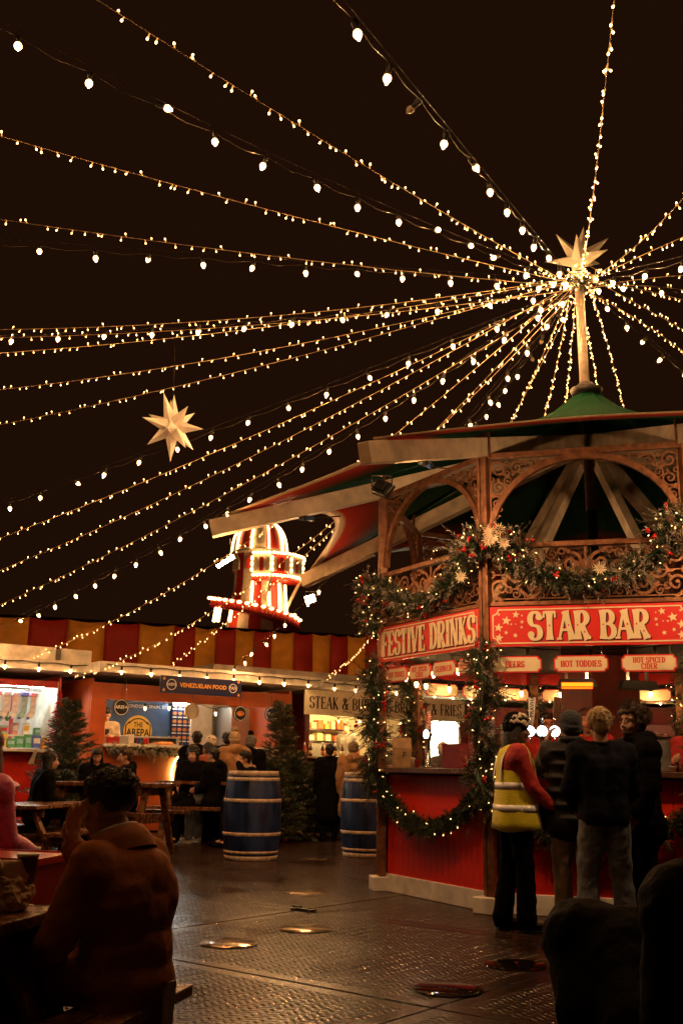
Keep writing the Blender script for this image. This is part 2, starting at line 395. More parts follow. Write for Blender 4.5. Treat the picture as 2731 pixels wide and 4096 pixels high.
for i in range(-9, 10):
    for j in range(-7, 9):
        c = cross0 + pu * (2.4 * (i + .5)) + pv * (3.0 * (j + .5))
        if not (2.0 < c.y < 30 and abs(c.x) < c.y * .45 + 3): continue
        M = Matrix.Translation((c.x, c.y, U(-.002, .001))) @ Matrix(((pu.x, pv.x, 0, 0), (pu.y, pv.y, 0, 0), (0, 0, -1, 0), (0, 0, 0, 1)))
        M = M @ Matrix.Rotation(R(180), 4, 'X') @ Matrix.Rotation(R(U(-.12, .12)), 4, 'X') @ Matrix.Rotation(R(U(-.12, .12)), 4, 'Y')
        inst('ground_panel', panel_me, ground, M)
M_disc = mat('wet_steel_disc', (.50, .36, .22), .16, metal=.75, var=.3, vscale=9, bump=.12, bscale=26, rvar=.08)
dm = MB(); dm.lathe([(.0, 0), (.2, 0), (.21, .003), (.205, .006), (.0, .006)], n=28)
disc_me = dm.mesh('cover_disc', M_disc)
for (x, y, s) in ((915, 3775, 1.0), (1220, 3717, 1.0), (1225, 3572, 1.0), (1255, 3437, .9)):
    p = onz(x, y); inst('cover_disc', disc_me, ground, Matrix.Translation((p.x, p.y, .002)) @ Matrix.Rotation(U(0, 3), 4, 'Z') @ Matrix.Scale(s, 4))
M_pud = mat('puddle_water', (.012, .006, .003), .04, spec=.5, bump=.02, bscale=6)
pdm = MB(); pdm.lathe([(.0, 0), (.2, 0), (.207, .001), (.2, .0025), (.0, .0025)], n=30); pud_me = pdm.mesh('puddle', M_pud)
for (x, y, s) in ((1790, 3960, 1.0), (2060, 3862, 1.0)):
    p = onz(x, y); inst('puddle', pud_me, ground, Matrix.Translation((p.x, p.y, .004)) @ Matrix.Rotation(U(0, 3), 4, 'Z') @ Matrix.Scale(s, 4))
pj = thing('panel_joiner', (cross0.x, cross0.y, 0), 'black metal joiner clips where four ground mats meet', 'clip')
for k in range(4):
    q = cross0 + pu * U(-.1, .12) + pv * (k - 1.5) * .09; cb = MB()
    cb.box((q.x, q.y, .012), (.09, .035, .016), rot=Matrix.Rotation(-PA + R(90) * (k % 2), 3, 'Z')); cb.build('clip_bar', M_black, pj, bevel=.003)
# ================================================================== KIOSK (octagonal bandstand bar)
Lk = 1.9; H0 = -61.0
b_ = onz(1960, 3655)
KP = [Vector((b_.x - Lk * math.cos(R(H0)), b_.y - Lk * math.sin(R(H0)), 0))]
for i in range(7): KP.append(KP[-1] + Vector((math.cos(R(H0 + 45 * i)), math.sin(R(H0 + 45 * i)), 0)) * Lk)
KC = sum(KP, Vector((0, 0, 0))) / 8
KR = (KP[0] - KC).length
def kdir(i): return (KP[i % 8] - KC) / KR
kiosk = thing('bar_kiosk', KC, 'octagonal wooden bandstand bar with arched ironwork, red panels and green canopy', 'bar')
def facet(i):
    a = KP[i % 8]; b = KP[(i + 1) % 8]; u = (b - a) / Lk; return a, u, Vector((-u.y, u.x, 0))     # v points inward
def ffr(i, z0=0.0, push=0.0):
    a, u, v = facet(i); o = a + u * (Lk / 2) + v * push
    return lambda x, y, d: o + u * x + v * d + Vector((0, 0, z0 + y))
ZC, ZS0, ZS1, ZRAIL, ZTOP = 1.25, 2.36, 2.735, 3.33, 4.24
boardme = None
bm_ = MB(); bm_.box((0, 0, 0), (.0995, .022, 1.0)); board_me = bm_.mesh('board', M_red)
tb = bmesh.new(); tb.from_mesh(board_me); bmesh.ops.bevel(tb, geom=[e for e in tb.edges if abs(e.verts[0].co.z - e.verts[1].co.z) > .5], offset=.003, segments=1, affect='EDGES'); tb.to_mesh(board_me); tb.free()
for i in range(8):
    a, u, v = facet(i); M = frame(a, u, v)
    # post at corner a: two slim battens and a core
    d = -kdir(i); p = KP[i]; s = Vector((-d.y, d.x, 0))
    mb = MB(frame(p, s, d))
    mb.box((0, .03, 2.225), (.10, .07, 4.17)); mb.box((-.035, -.012, 2.215), (.03, .03, 4.13)); mb.box((.035, -.012, 2.215), (.03, .03, 4.13))
    mb.box((0, .02, 4.34), (.07, .10, .1))
    mb.build('post', M_iron, kiosk, bevel=.004)
    mb = MB(frame(p, s, d)); mb.box((0, .02, .07), (.26, .22, .14)); mb.build('post_foot', M_white, kiosk, bevel=.008)
    if i in (0, 1, 2, 7, 6):
        mb = MB(M); mb.box((Lk / 2, .055, .0875), (Lk - .24, .06, .175)); mb.build('plinth', M_white, kiosk, bevel=.006)
        for k in range(18):
            x = .093 + .1008 * (k + .5) - .05
            w = inst('board', board_me, kiosk, M @ Matrix.Translation((x + .05, .06 + U(0, .0008), .675)))
    mb = MB(M); mb.box((Lk / 2, .12, ZC - .03), (Lk + .02, .42, .055)); mb.build('counter_top', M_counter, kiosk, bevel=.008)
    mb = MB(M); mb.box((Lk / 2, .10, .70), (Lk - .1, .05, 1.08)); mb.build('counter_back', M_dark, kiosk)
    # header rails
    for zz, hh, dd in ((ZTOP, .06, .05), (ZRAIL, .05, .06), (ZS1 + .035, .04, .05)):
        mb = MB(M); mb.box((Lk / 2, .03, zz), (Lk - .1, dd, hh)); mb.build('rail', M_iron, kiosk, bevel=.004)
    # arch
    aw = Lk / 2 - .055; zsp = 3.42; ah = ZTOP - .05 - zsp
    fr = ffr(i)
    mb = MB(); pts = [(aw * math.cos(q) * .985, zsp + ah * math.sin(q)) for q in [math.pi * k / 28 for k in range(29)]]
    mb.ribbon([(x, y) for x, y in pts], .055, .06, lambda x, y, d_: fr(x, y, d_), 0, -.002)
    mb.build('arch', M_iron, kiosk)
# --- scrollwork
def spiral(cx, cy, r, turns, a0, hand, n=20):
    return [(cx + r * (1 - .82 * t) * math.cos(a0 + hand * turns * 2 * math.pi * t), cy + r * (1 - .82 * t) * math.sin(a0 + hand * turns * 2 * math.pi * t)) for t in [k / n for k in range(n + 1)]]
def leaf(mb, x, y, ang, ln, fr, off=0):
    c, s_ = math.cos(ang), math.sin(ang); w = ln * .32
    P = [(0, 0), (.35 * ln, w), (.55 * ln, .5 * w), (.75 * ln, .8 * w), (ln, 0), (.75 * ln, -.8 * w), (.55 * ln, -.5 * w), (.35 * ln, -w)]
    mb.prism([(x + px * c - py * s_, y + px * s_ + py * c) for px, py in P], .012, fr, 0, off)
def ring(mb, x, y, r, fr, off=0): mb.ribbon(arc(x, y, r, r, 0, 360, 12), r * .55, .012, fr, 0, off)
def scroll(mb, x, y, r, a0, hand, fr, k):
    sp = spiral(x, y, r, 1.35, a0, hand); mb.ribbon(sp, [r * (.28 - .1 * t / 20) for t in range(21)], .014, fr, 0, .0006 * (k % 9))
    ex, ey = sp[-1]; mb.prism(arc(ex, ey, r * .2, r * .2, 0, 330, 8), .012, fr, 0, .0006 * (k % 9) - .003)
    leaf(mb, sp[0][0], sp[0][1], a0 + hand * -1.2, r * .75, fr, .0006 * (k % 7) - .001)
    leaf(mb, sp[8][0], sp[8][1], a0 + hand * 1.35 * 2 * math.pi * .4 + .2, r * .6, fr, .0006 * (k % 7) + .001)
rs = random.Random(3)
for i in range(8):
    fr = ffr(i, 0, .02)
    mb = MB(); k = 0
    # balustrade panel between sign and rail: mirrored rows of scrolls with a palmette
    z0, z1 = ZS1 + .07, ZRAIL - .03; hh = z1 - z0
    for sgn in (-1, 1):
        for (x, y, r, a0, hd) in ((.13, .68, .105, 1.6, 1), (.13, .26, .10, -1.4, -1), (.33, .5, .12, 3.0, -1), (.50, .76, .085, .4, 1), (.50, .25, .105, -.4, -1), (.66, .52, .10, 2.6, 1), (.80, .78, .085, 1.2, -1), (.80, .24, .095, -1.2, 1), (.30, .13, .055, 0, 1), (.31, .87, .055, 0, -1), (.655, .12, .05, 1, 1), (.65, .88, .05, 1, -1)):
            k += 1; scroll(mb, sgn * x, z0 + y * hh, r, a0 if sgn > 0 else math.pi - a0, hd * sgn, fr, k)
        for (x, y) in ((.22, .5), (.42, .5), (.58, .5), (.72, .2), (.88, .5), (.42, .08), (.22, .92)): ring(mb, sgn * x, z0 + y * hh, .028, fr, .0004 * k)
    for k2 in range(7): leaf(mb, 0, z0 + hh * .45, R(-15 + 35 * k2), .17, fr, .0005 * k2)
    mb.ribbon([(0, z0), (0, z1)], .02, .012, fr, 0, .004)
    for zz in (z0 + .012, z0 + .5 * hh): mb.ribbon([(-.88, zz), (.88, zz)], .012, .01, fr, 0, .006)
    mb.build('scrollwork_panel', M_iron, kiosk)
    # spandrels
    for sgn in (-1, 1):
        mb = MB(); k = 0
        for (x, z, r, a0, hd) in ((.80, 4.10, .085, .5, 1), (.62, 4.11, .07, 2.4, -1), (.47, 4.125, .052, 1.0, 1), (.35, 4.14, .04, 2.0, -1), (.80, 3.92, .075, -1.2, -1), (.815, 3.765, .062, 1.5, 1), (.835, 3.64, .047, 0.5, -1), (.85, 3.545, .036, 0.9, 1), (.70, 3.985, .055, 4.0, 1), (.24, 4.155, .03, 1, 1), (.55, 4.055, .04, 3, 1)):
            k += 1; scroll(mb, sgn * x, z, r, a0 if sgn > 0 else math.pi - a0, hd * sgn, fr, k)
        for (x, z) in ((.71, 4.16), (.545, 4.165), (.86, 4.0), (.865, 3.84), (.87, 3.70), (.71, 4.06), (.41, 4.17), (.75, 3.86), (.79, 3.7)): ring(mb, sgn * x, z, .022, fr, .0005 * k); k += 1
        mb.ribbon([(sgn * .875, 3.47), (sgn * .875, 4.2)], .016, .012, fr, 0, .005)
        mb.build('scrollwork_spandrel', M_iron, kiosk)
# --- roof beams, braces, canopy, mast
REND, ZEND, ZPOST = 4.4, 3.79, 4.33
def beam_z(r): return ZPOST + (ZEND - ZPOST) * (r - KR) / (REND - KR)
for i in range(8):
    d = kdir(i)
    mb = MB(); a = KC + d * .12; a.z = beam_z(.12); e = KC + d * REND; e.z = ZEND
    mb.beam(a, e, .12, .19); mb.build('roof_beam', M_timber, kiosk, bevel=.006)
    if i in (1, 2):
        mb = MB(); mb.beam(KC + d * 1.75 + Vector((0, 0, 3.0)), KC + d * .30 + Vector((0, 0, 4.66)), .10, .12); mb.build('brace', M_timber, kiosk, bevel=.005)
    mb = MB(); q = KC + d * (KR - .02); mb.box((q.x, q.y, ZPOST + .02), (.02, .16, .26), rot=Matrix.Rotation(math.atan2(d.y, d.x), 3, 'Z')); mb.build('beam_bracket', M_iron, kiosk)
def canopy_material():
    m = bpy.data.materials.new('canopy_fabric'); m.use_nodes = True
    n = m.node_tree.nodes; l = m.node_tree.links; b = n['Principled BSDF']
    uv = n.new('ShaderNodeUVMap'); sp = n.new('ShaderNodeSeparateXYZ'); l.new(uv.outputs[0], sp.inputs[0])
    rp = n.new('ShaderNodeValToRGB'); cr = rp.color_ramp; cr.interpolation = 'LINEAR'
    cr.elements[0].position = .0; cr.elements[0].color = (.007, .052, .022, 1); cr.elements[1].position = .74; cr.elements[1].color = (.014, .055, .028, 1)
    e = cr.elements.new(.84); e.color = (.22, .03, .018, 1); e = cr.elements.new(.95); e.color = (.42, .035, .02, 1); e = cr.elements.new(.965); e.color = (.50, .36, .22, 1)
    l.new(sp.outputs[1], rp.inputs[0]); l.new(rp.outputs[0], b.inputs['Base Color'])
    tc = n.new('ShaderNodeTexCoord'); mp = n.new('ShaderNodeMapping'); mp.inputs['Scale'].default_value = (26, 1.3, 1); l.new(uv.outputs[0], mp.inputs[0])
    nz = n.new('ShaderNodeTexNoise'); nz.inputs['Scale'].default_value = 2.2; nz.inputs['Detail'].default_value = 5; nz.inputs['Distortion'].default_value = 1.0; l.new(mp.outputs[0], nz.inputs['Vector'])
    bp = n.new('ShaderNodeBump'); bp.inputs['Strength'].default_value = .55; bp.inputs['Distance'].default_value = .05; l.new(nz.outputs['Fac'], bp.inputs['Height']); l.new(bp.outputs[0], b.inputs['Normal'])
    b.inputs['Roughness'].default_value = .9; b.inputs['Specular IOR Level'].default_value = 0.0
    df = n.new('ShaderNodeBsdfDiffuse'); gl = n.new('ShaderNodeBsdfGlossy'); gl.inputs['Roughness'].default_value = .16; mx = n.new('ShaderNodeMixShader'); mx.inputs[0].default_value = .05
    l.new(rp.outputs[0], df.inputs[0]); l.new(bp.outputs[0], df.inputs['Normal']); l.new(bp.outputs[0], gl.inputs['Normal'])
    l.new(df.outputs[0], mx.inputs[1]); l.new(gl.outputs[0], mx.inputs[2]); l.new(mx.outputs[0], n['Material Output'].inputs['Surface'])
    return m
M_canopy = canopy_material()
def can_z(r):
    tab = [(0, 5.74), (.08, 5.68), (.25, 5.48), (.5, 5.34), (.8, 5.19), (1.3, 4.95), (KR, 4.49), (REND, 3.915)]
    for (r0, z0), (r1, z1) in zip(tab, tab[1:]):
        if r <= r1: t = (r - r0) / (r1 - r0); return z0 + (z1 - z0) * t
    return tab[-1][1]
for i in range(8):
    d0, d1 = kdir(i), kdir(i + 1); me = bpy.data.meshes.new('canopy_panel')
    nu, nv = 14, 20; vs = []; uvs = []
    for j in range(nv + 1):
        v = (j / nv) ** .85
        for k in range(nu + 1):
            u = k / nu; w = 4 * u * (1 - u)
            redge = (REND - .12) * (1 - .20 * w)
            dd = (d0 * (1 - u) + d1 * u)       # chord direction (straight between beams)
            r = .07 + (redge - .07) * v
            p = KC + dd * r
            z = can_z(r) + .07 * w * v * v
            vs.append((p.x - KC.x, p.y - KC.y, z)); uvs.append((i + u, v))
    fs = [(j * (nu + 1) + k, j * (nu + 1) + k + 1, (j + 1) * (nu + 1) + k + 1, (j + 1) * (nu + 1) + k) for j in range(nv) for k in range(nu)]
    me.from_pydata(vs, [], fs); ul = me.uv_layers.new()
    for lp in me.loops: ul.data[lp.index].uv = uvs[lp.vertex_index]
    for p in me.polygons: p.use_smooth = True
    me.materials.append(M_canopy)
    o = bpy.data.objects.new('canopy_panel', me); COL.objects.link(o); o.parent = kiosk
    so = o.modifiers.new('cloth', 'SOLIDIFY'); so.thickness = .008
M_mast = mat('mast_paint', (.27, .22, .17), .4, var=.4, vscale=10, bump=.12, bscale=25)
mb = MB(); mb.tube([KC + Vector((0, 0, 4.2)), KC + Vector((-.03, 0, 7.12))], [.062, .055], 16)
mb.lathe([(.055, 7.08), (.075, 7.09), (.075, 7.16), (.05, 7.17)], KC + Vector((-.03, 0, 0)), 16)
mb.build('mast', M_mast, kiosk)
mb = MB(); mb.lathe([(.06, 5.60), (.16, 5.62), (.20, 5.70), (.13, 5.725), (.085, 5.78), (.06, 5.79)], KC, 16); mb.build('mast_collar', M_black, kiosk)
# ceiling above the bar, centre column
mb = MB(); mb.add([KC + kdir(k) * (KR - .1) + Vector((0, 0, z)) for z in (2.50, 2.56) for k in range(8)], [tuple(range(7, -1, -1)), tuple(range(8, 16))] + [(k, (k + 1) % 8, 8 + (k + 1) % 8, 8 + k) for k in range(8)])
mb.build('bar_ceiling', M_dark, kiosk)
M_brick = mat('column_paint', (.30, .045, .022), .55, var=.3, vscale=6)
mb = MB(Matrix.Translation(KC) @ Matrix.Rotation(R(20), 4, 'Z')); mb.box((0, 0, 1.3), (.62, .62, 2.38)); mb.build('centre_column', M_brick, kiosk, bevel=.01)
mb = MB(Matrix.Translation(KC) @ Matrix.Rotation(R(20), 4, 'Z')); mb.tube([(0, 0, 2.57), (0, 0, 4.4)], .06, 12); mb.build('centre_pole', M_dark, kiosk)
M_floor = mat('bar_floor', (.08, .05, .035), .6, var=.3)
mb = MB(); mb.add([KC + kdir(k) * (KR - .12) + Vector((0, 0, z)) for z in (.0, .12) for k in range(8)], [tuple(range(7, -1, -1)), tuple(range(8, 16))] + [(k, (k + 1) % 8, 8 + (k + 1) % 8, 8 + k) for k in range(8)])
mb.build('bar_floor', M_floor, kiosk)
# --- name boards
M_letter = mat('sign_cream', (.80, .66, .42), .5, var=.06)
M_shadow = mat('sign_dark_red', (.10, .006, .005), .6)
def notched(w, h, q):
    return arc(-w / 2, h / 2, q, q, 0, -90, 5) + arc(-w / 2, -h / 2, q, q, 90, 0, 5) + arc(w / 2, -h / 2, q, q, 180, 90, 5) + arc(w / 2, h / 2, q, q, 270, 180, 5)
def outline(mb, poly, w, fr, off, mi=0):
    n = len(poly)
    for k in range(n): mb.ribbon([poly[k], poly[(k + 1) % n]], w, .003, fr, mi, off - .0002 * (k % 3))
def star_poly(x, y, r, rot=0): return [(x + (r if k % 2 == 0 else r * .42) * math.cos(rot + math.pi / 2 + k * math.pi / 5), y + (r if k % 2 == 0 else r * .42) * math.sin(rot + math.pi / 2 + k * math.pi / 5)) for k in range(10)]
SW = Lk - .10; SH = ZS1 - ZS0
for i in range(8):
    fr = ffr(i, (ZS0 + ZS1) / 2, -.035)
    mb = MB(); mb.prism([(-SW / 2, -SH / 2), (SW / 2, -SH / 2), (SW / 2, SH / 2), (-SW / 2, SH / 2)], .03, fr)
    sb = mb.build('name_board', M_signred, kiosk, bevel=.003)
    if i not in (0, 1): continue
    mb = MB(); outline(mb, notched(SW - .06, SH - .06, .05), .012, fr, -.004); mb.build('board_border', M_letter, sb)
    if i == 0:
        mb, w = fancy('FESTIVE DRINKS', .265, fr, 0, thick=.2, thin=.08, track=.035, sx=.86, th=.006, off=-.012, flare=.45, diamond=1)
        mb.build('lettering', [M_letter, M_signred], sb)
        mb, w = fancy('FESTIVE DRINKS', .265, lambda x, y, d: fr(x + .012, y - .010, d), 0, thick=.2, thin=.08, track=.035, sx=.86, th=.001, off=-.003, flare=.45); mb.build('letter_shadow', M_shadow, sb)
    else:
        mb, w = fancy('STAR BAR', .265, fr, 0, thick=.22, thin=.085, track=.04, sx=.88, th=.006, off=-.012, flare=.45, diamond=1)
        mb.build('lettering', [M_letter, M_signred], sb)
        mb, w = fancy('STAR BAR', .265, lambda x, y, d: fr(x + .012, y - .010, d), 0, thick=.22, thin=.085, track=.04, sx=.88, th=.001, off=-.003, flare=.45); mb.build('letter_shadow', M_shadow, sb)
        for sgn in (-1, 1):
            for k, (x, y, r) in enumerate(((.745, .055, .046), (.82, -.01, .044), (.815, -.105, .042), (.655, .11, .036), (.75, -.058, .02), (.665, -.085, .024), (.60, .04, .02), (.605, -.01, .016), (.815, .115, .016), (.70, .02, .012), (.60, .10, .011), (.87, .06, .012), (.66, .02, .009))):
                st = MB(); st.prism(star_poly(sgn * x, y, r, sgn * .15), .003, fr, 0, -.004); st.build('printed_star', M_letter, sb)
# --- hanging plaques
def plaque(i, x, lines, w, h, z, label):
    fr = ffr(i, z, .03)
    c = fr(0, 0, 0) + facet(i)[1] * x
    t = thing('hanging_plaque', c, label, 'sign', 'drink plaques hanging below the name boards')
    f2 = lambda a, b, d: fr(x + a, b, d)
    mb = MB(); mb.prism(notched(w, h, .028), .014, f2); mb.build('red_edge', M_signred, t)
    mb = MB(); mb.prism(notched(w - .026, h - .026, .026), .004, f2, 0, -.003); mb.build('cream_face', M_letter, t)
    mb = MB(); mb.prism(notched(w - .02, h - .02, .026), .003, f2, 0, .0135); mb.build('cream_back', M_letter, t)
    if lines:
        hh = .058 if len(lines) == 1 else .05
        for k, s in enumerate(lines):
            y = 0 if len(lines) == 1 else (.027 - .056 * k)
            mb, tw = fancy(s, hh, lambda a, b, d, y=y: f2(a, b + y, d), 0, thick=.2, thin=.1, track=.06, sx=min(1.0, (w - .09) / (sum(GL[c][0] + .06 for c in s) * hh)), th=.001, off=-.0062, flare=.3); mb.build('lettering', M_signred, t)
    for sgn in (-1, 1):
        mb = MB(); zt = ZS0 + .02 - z
        n = 7
        for k in range(n):
            p = f2(sgn * (w / 2 - .06), h / 2 + (zt - h / 2) * (k + .5) / n, .007)
            mb.tube([p + Vector((0, 0, -.011)), p + Vector((.004, 0, 0)), p + Vector((0, 0, .011))], .0035, 5)
        mb.build('chain', M_steel, t)
    return t
for x, s, lb in ((-.60, ['BEERS'], 'cream plaque reading BEERS under the STAR BAR board'), (.0, ['HOT TODDIES'], 'cream plaque reading HOT TODDIES beside the glowing heater under STAR BAR'), (.60, ['HOT SPICED', 'CIDER'], 'cream plaque reading HOT SPICED CIDER under the STAR BAR board')):
    plaque(1, x - .08, s, .49, .155, 2.20, lb)
for x, s, lb in ((-.66, ['HOT TODDIES'], 'leftmost cream plaque HOT TODDIES under FESTIVE DRINKS'), (-.22, ['HOT SPICED', 'CIDER'], 'cream plaque HOT SPICED CIDER under the FESTIVE DRINKS board'), (.22, ['GLUHWEIN'], 'cream plaque reading GLUHWEIN under the FESTIVE DRINKS board'), (.66, ['HOT CHOCOLATE'], 'cream plaque HOT CHOCOLATE half behind the garlanded post')):
    plaque(0, x, s, .40, .155, 2.215, lb)
for i, tx in ((4, 'far right side'), (5, 'far side'), (6, 'far left side')):
    for x, w_ in ((-.58, 'left'), (0, 'middle'), (.58, 'right')): plaque(i, x, None, .5, .16, 2.22, 'blank cream plaque back seen through the bar, %s one of its %s' % (w_, tx))
# ================================================================== STRING LIGHTS
def led_mesh():
    mb = MB(); mb.tube([(0, 0, 0), (0, 0, .032)], .0048, 5, 0); 
    mb.lathe([(.004, .027), (.0078, .031), (.0078, .041), (.004, .046)], n=6, mi=1)
    return mb.mesh('led', [M_ledbody, M_led])
LED_ME = led_mesh()
def globe_mesh():
    mb = MB(); mb.ell((0, 0, -.100), (.0275, .0275, .030), nu=14, nv=10, mi=0)
    mb.lathe([(.018, -.076), (.019, -.05), (.022, -.045), (.022, -.012), (.010, 0)], n=10, mi=1)
    mb.tube([(0, 0, 0), (.006, 0, .018), (0, 0, .035)], .003, 4, 1)
    mb.ell((0, 0, -.131), (.0082, .0082, .0082), nu=7, nv=5, mi=2)
    return mb.mesh('globe_bulb', [M_globe, M_black, M_core])
GLOBE_ME = globe_mesh()
GLOBE2_ME = GLOBE_ME.copy(); GLOBE2_ME.materials[2] = M_core2
GLOBE_OFF_ME = GLOBE_ME.copy(); GLOBE_OFF_ME.materials[0] = M_off; GLOBE_OFF_ME.materials[2] = M_off
HUB = KC + Vector((-.03, 0, 7.16))
Kp = PW / 1568.0
def span(start, ex, te, mid):
    end = start + (ex - start) / te
    sag = 0.0
    if mid is not None:
        mx, my = mid
        best = min([k / 400 for k in range(8, 400)], key=lambda t: abs(proj(start.lerp(end, t))[0] - mx))
        q = start.lerp(end, best); lo = 1e9
        for s in [k * .02 for k in range(-10, 160)]:
            y = proj(q - Vector((0, 0, 4 * s * best * (1 - best))))[1]
            if abs(y - my) < lo: lo = abs(y - my); sag = s
    return end, sag
def pt(start, end, sag, t): return start.lerp(end, t) - Vector((0, 0, 4 * sag * t * (1 - t)))
def fairy(ex, Y, mid, label, te=.88, step=.125, start=None, exw=None):
    st = start if start is not None else HUB + Vector((U(-.09, .09), U(-.09, .09), U(-.12, .03)))
    e = exw if exw is not None else at(ex[0] * Kp, ex[1] * Kp, Y)
    end, sag = span(st, e, te, (mid[0] * Kp, mid[1] * Kp) if mid else None)
    t = thing('fairy_light_string', st, label, 'string lights', 'fairy light strings fanning out from the mast')
    n = max(12, int((end - st).length / .35)); mb = MB(); mb.tube([pt(st, end, sag, k / n) for k in range(n + 1)], .0042, 4); mb.build('cable', M_cable, t)
    L = (end - st).length; m = int(L / step)
    for k in range(3, m):
        tt = (k + U(-.42, .42)) / m; p = pt(st, end, sag, tt)
        d = Vector((U(-.6, .6), U(-.6, .6), -1 if rnd() < .68 else 1)); 
        Mx = Matrix.Translation(p) @ align(d).to_4x4() @ Matrix.Scale(1.0, 4)
        inst('led', LED_ME, t, Mx)
    return t
def festoon(ex, Y, mid, label, te=.88, step=.42, start=None, exw=None, scale=1.0, drop=.10):
    st = start if start is not None else HUB + Vector((U(-.09, .09), U(-.09, .09), U(-.1, 0)))
    e = exw if exw is not None else at(ex[0] * Kp, ex[1] * Kp, Y)
    end, sag = span(st, e, te, (mid[0] * Kp, mid[1] * Kp) if mid else None)
    t = thing('festoon_light_string', st, label, 'string lights', 'globe festoon strings fanning out from the mast')
    n = max(12, int((end - st).length / .3)); mb = MB(); mb.tube([pt(st, end, sag, k / n) for k in range(n + 1)], .0025, 4); mb.build('support_wire', M_darkcable, t)
    L = (end - st).length; m = max(3, int(L / step)); ph = U(.2, .8)
    c = []
    for k in range(m):
        for q in range(4):
            tt = (k + q / 4) / m; c.append(pt(st, end, sag, tt) - Vector((0, 0, .02 + .035 * math.sin(math.pi * q / 4) ** 2 + .03 * (drop > .05))))
    mb = MB(); mb.tube(c, .0055, 4); mb.build('cable', M_darkcable, t)
    for k in range(1, m):
        tt = k / m; p = pt(st, end, sag, tt) - Vector((0, 0, .045))
        Mx = Matrix.Translation(p) @ Matrix.Rotation(U(0, 6), 4, 'Z') @ Matrix.Rotation(R(U(0, 28) if rnd() < .8 else U(30, 80)), 4, 'X') @ Matrix.Scale(scale, 4)
        inst('globe_bulb', GLOBE_ME if rnd() > .05 else GLOBE_OFF_ME, t, Mx)
    return t
FS = [ # exit point (1568-px wide picture), distance, passing point, label
 ((265, 0), 5.2, (735, 320), 'fairy lights crossing to the top left corner, above all others', .75),
 ((1400, 0), 5.0, (1370, 350), 'fairy lights rising straight up from the mast to the top edge', .75),
 ((1568, 425), 8.0, (1480, 545), 'fairy lights rising steeply to the right edge', .75),
 ((1568, 552), 9.5, (1450, 596), 'fairy lights leaving right just under the steepest right string', .6),
 ((1568, 636), 11.0, (1470, 640), 'nearly level fairy lights leaving to the right', .85),
 ((1568, 672), 12.5, (1480, 657), 'fairy lights dipping slightly to the right edge', .85),
 ((1568, 692), 13.5, (1480, 668), 'fairy lights dipping to the right, second below level', .85),
 ((1568, 757), 14.5, (1480, 708), 'fairy lights falling to the right edge above the last festoon', .85),
 ((1568, 812), 15.5, (1480, 745), 'lowest fairy lights falling to the right edge', .85),
 ((0, 272), 7.2, (455, 437), 'fairy lights to the left edge, second from the top', .6),
 ((0, 482), 9.0, (410, 560), 'fairy lights to the left edge, third from the top', .7),
 ((0, 742), 11.5, (430, 742), 'level fairy lights to the left edge, upper of the close bunch', .88),
 ((0, 764), 12.0, (560, 750), 'level fairy lights to the left edge, middle of the close bunch', .88),
 ((0, 800), 12.6, (400, 777), 'level fairy lights to the left edge, lower of the close bunch', .88),
 ((0, 882), 13.2, (520, 820), 'fairy lights to the left edge passing far above the hanging star', .88),
 ((0, 967), 14.0, (400, 890), 'fairy lights to the left edge passing just above the hanging star', .88),
 ((0, 1228), 15.5, (500, 1037), 'fairy lights passing just below the hanging star', .9),
 ((0, 1298), 16.2, (500, 1087), 'fairy lights second below the hanging star', .9),
 ((0, 1378), 17.0, (500, 1147), 'fairy lights third below the hanging star', .9),
 ((8, 1532), 19.0, (420, 1340), 'fairy lights ending above the left gift stall', 1.0),
 ((165, 1560), 19.2, (540, 1372), 'fairy lights ending at the arepa stall roof corner', 1.0),
 ((375, 1541), 20.3, (640, 1330), 'fairy lights ending on the arepa stall roof middle', 1.0),
 ((735, 1570), 23.0, (850, 1465), 'fairy lights ending above the steak stall sign', 1.0),
 ((1168, 978), 17.0, (1230, 850), 'fairy lights dropping behind the canopy left of the mast', .8),
 ((1236, 966), 18.0, (1280, 820), 'fairy lights dropping behind the canopy near the mast', .8),
 ((1294, 932), 19.0, (1310, 800), 'steep fairy lights dropping just left of the mast', .8),
 ((1370, 890), 19.0, (1360, 780), 'steep fairy lights dropping just right of the mast', .8),
 ((1427, 925), 18.0, (1392, 780), 'fairy lights dropping to the right behind the canopy', .8),
]
for ex, Y, mid, lb, te in FS: fairy(ex, Y, mid, lb, te)
GS = [
 ((0, 5), 6.0, (607, 345), 'globe festoon crossing to the top left corner', .78),
 ((790, 0), 5.0, (1034, 300), 'globe festoon rising to the top edge left of the mast', .72),
 ((1568, 588), 9.8, (1480, 610), 'globe festoon leaving to the right edge, higher', .6),
 ((1568, 672), 12.0, (1480, 645), 'globe festoon leaving nearly level to the right', .85),
 ((1568, 850), 14.0, (1437, 728), 'lowest globe festoon falling to the right edge', .85),
 ((0, 548), 10.0, (402, 578), 'globe festoon sagging to the left edge', .65),
 ((0, 752), 12.2, (433, 738), 'globe festoon within the close level bunch on the left', .88),
 ((0, 1148), 15.0, (480, 985), 'globe festoon passing behind the hanging star', .9),
 ((0, 1425), 17.5, (374, 1245), 'globe festoon falling to the striped awning at left', .92),
 ((520, 1541), 20.8, (620, 1452), 'globe festoon ending on the arepa stall roof', 1.0),
 ((1085, 970), 17.0, (1184, 848), 'globe festoon dropping behind the canopy left of the mast', .85),
]
for ex, Y, mid, lb, te in GS: festoon(ex, Y, mid, lb, te, step=.58 if Y < 17.2 else .46)
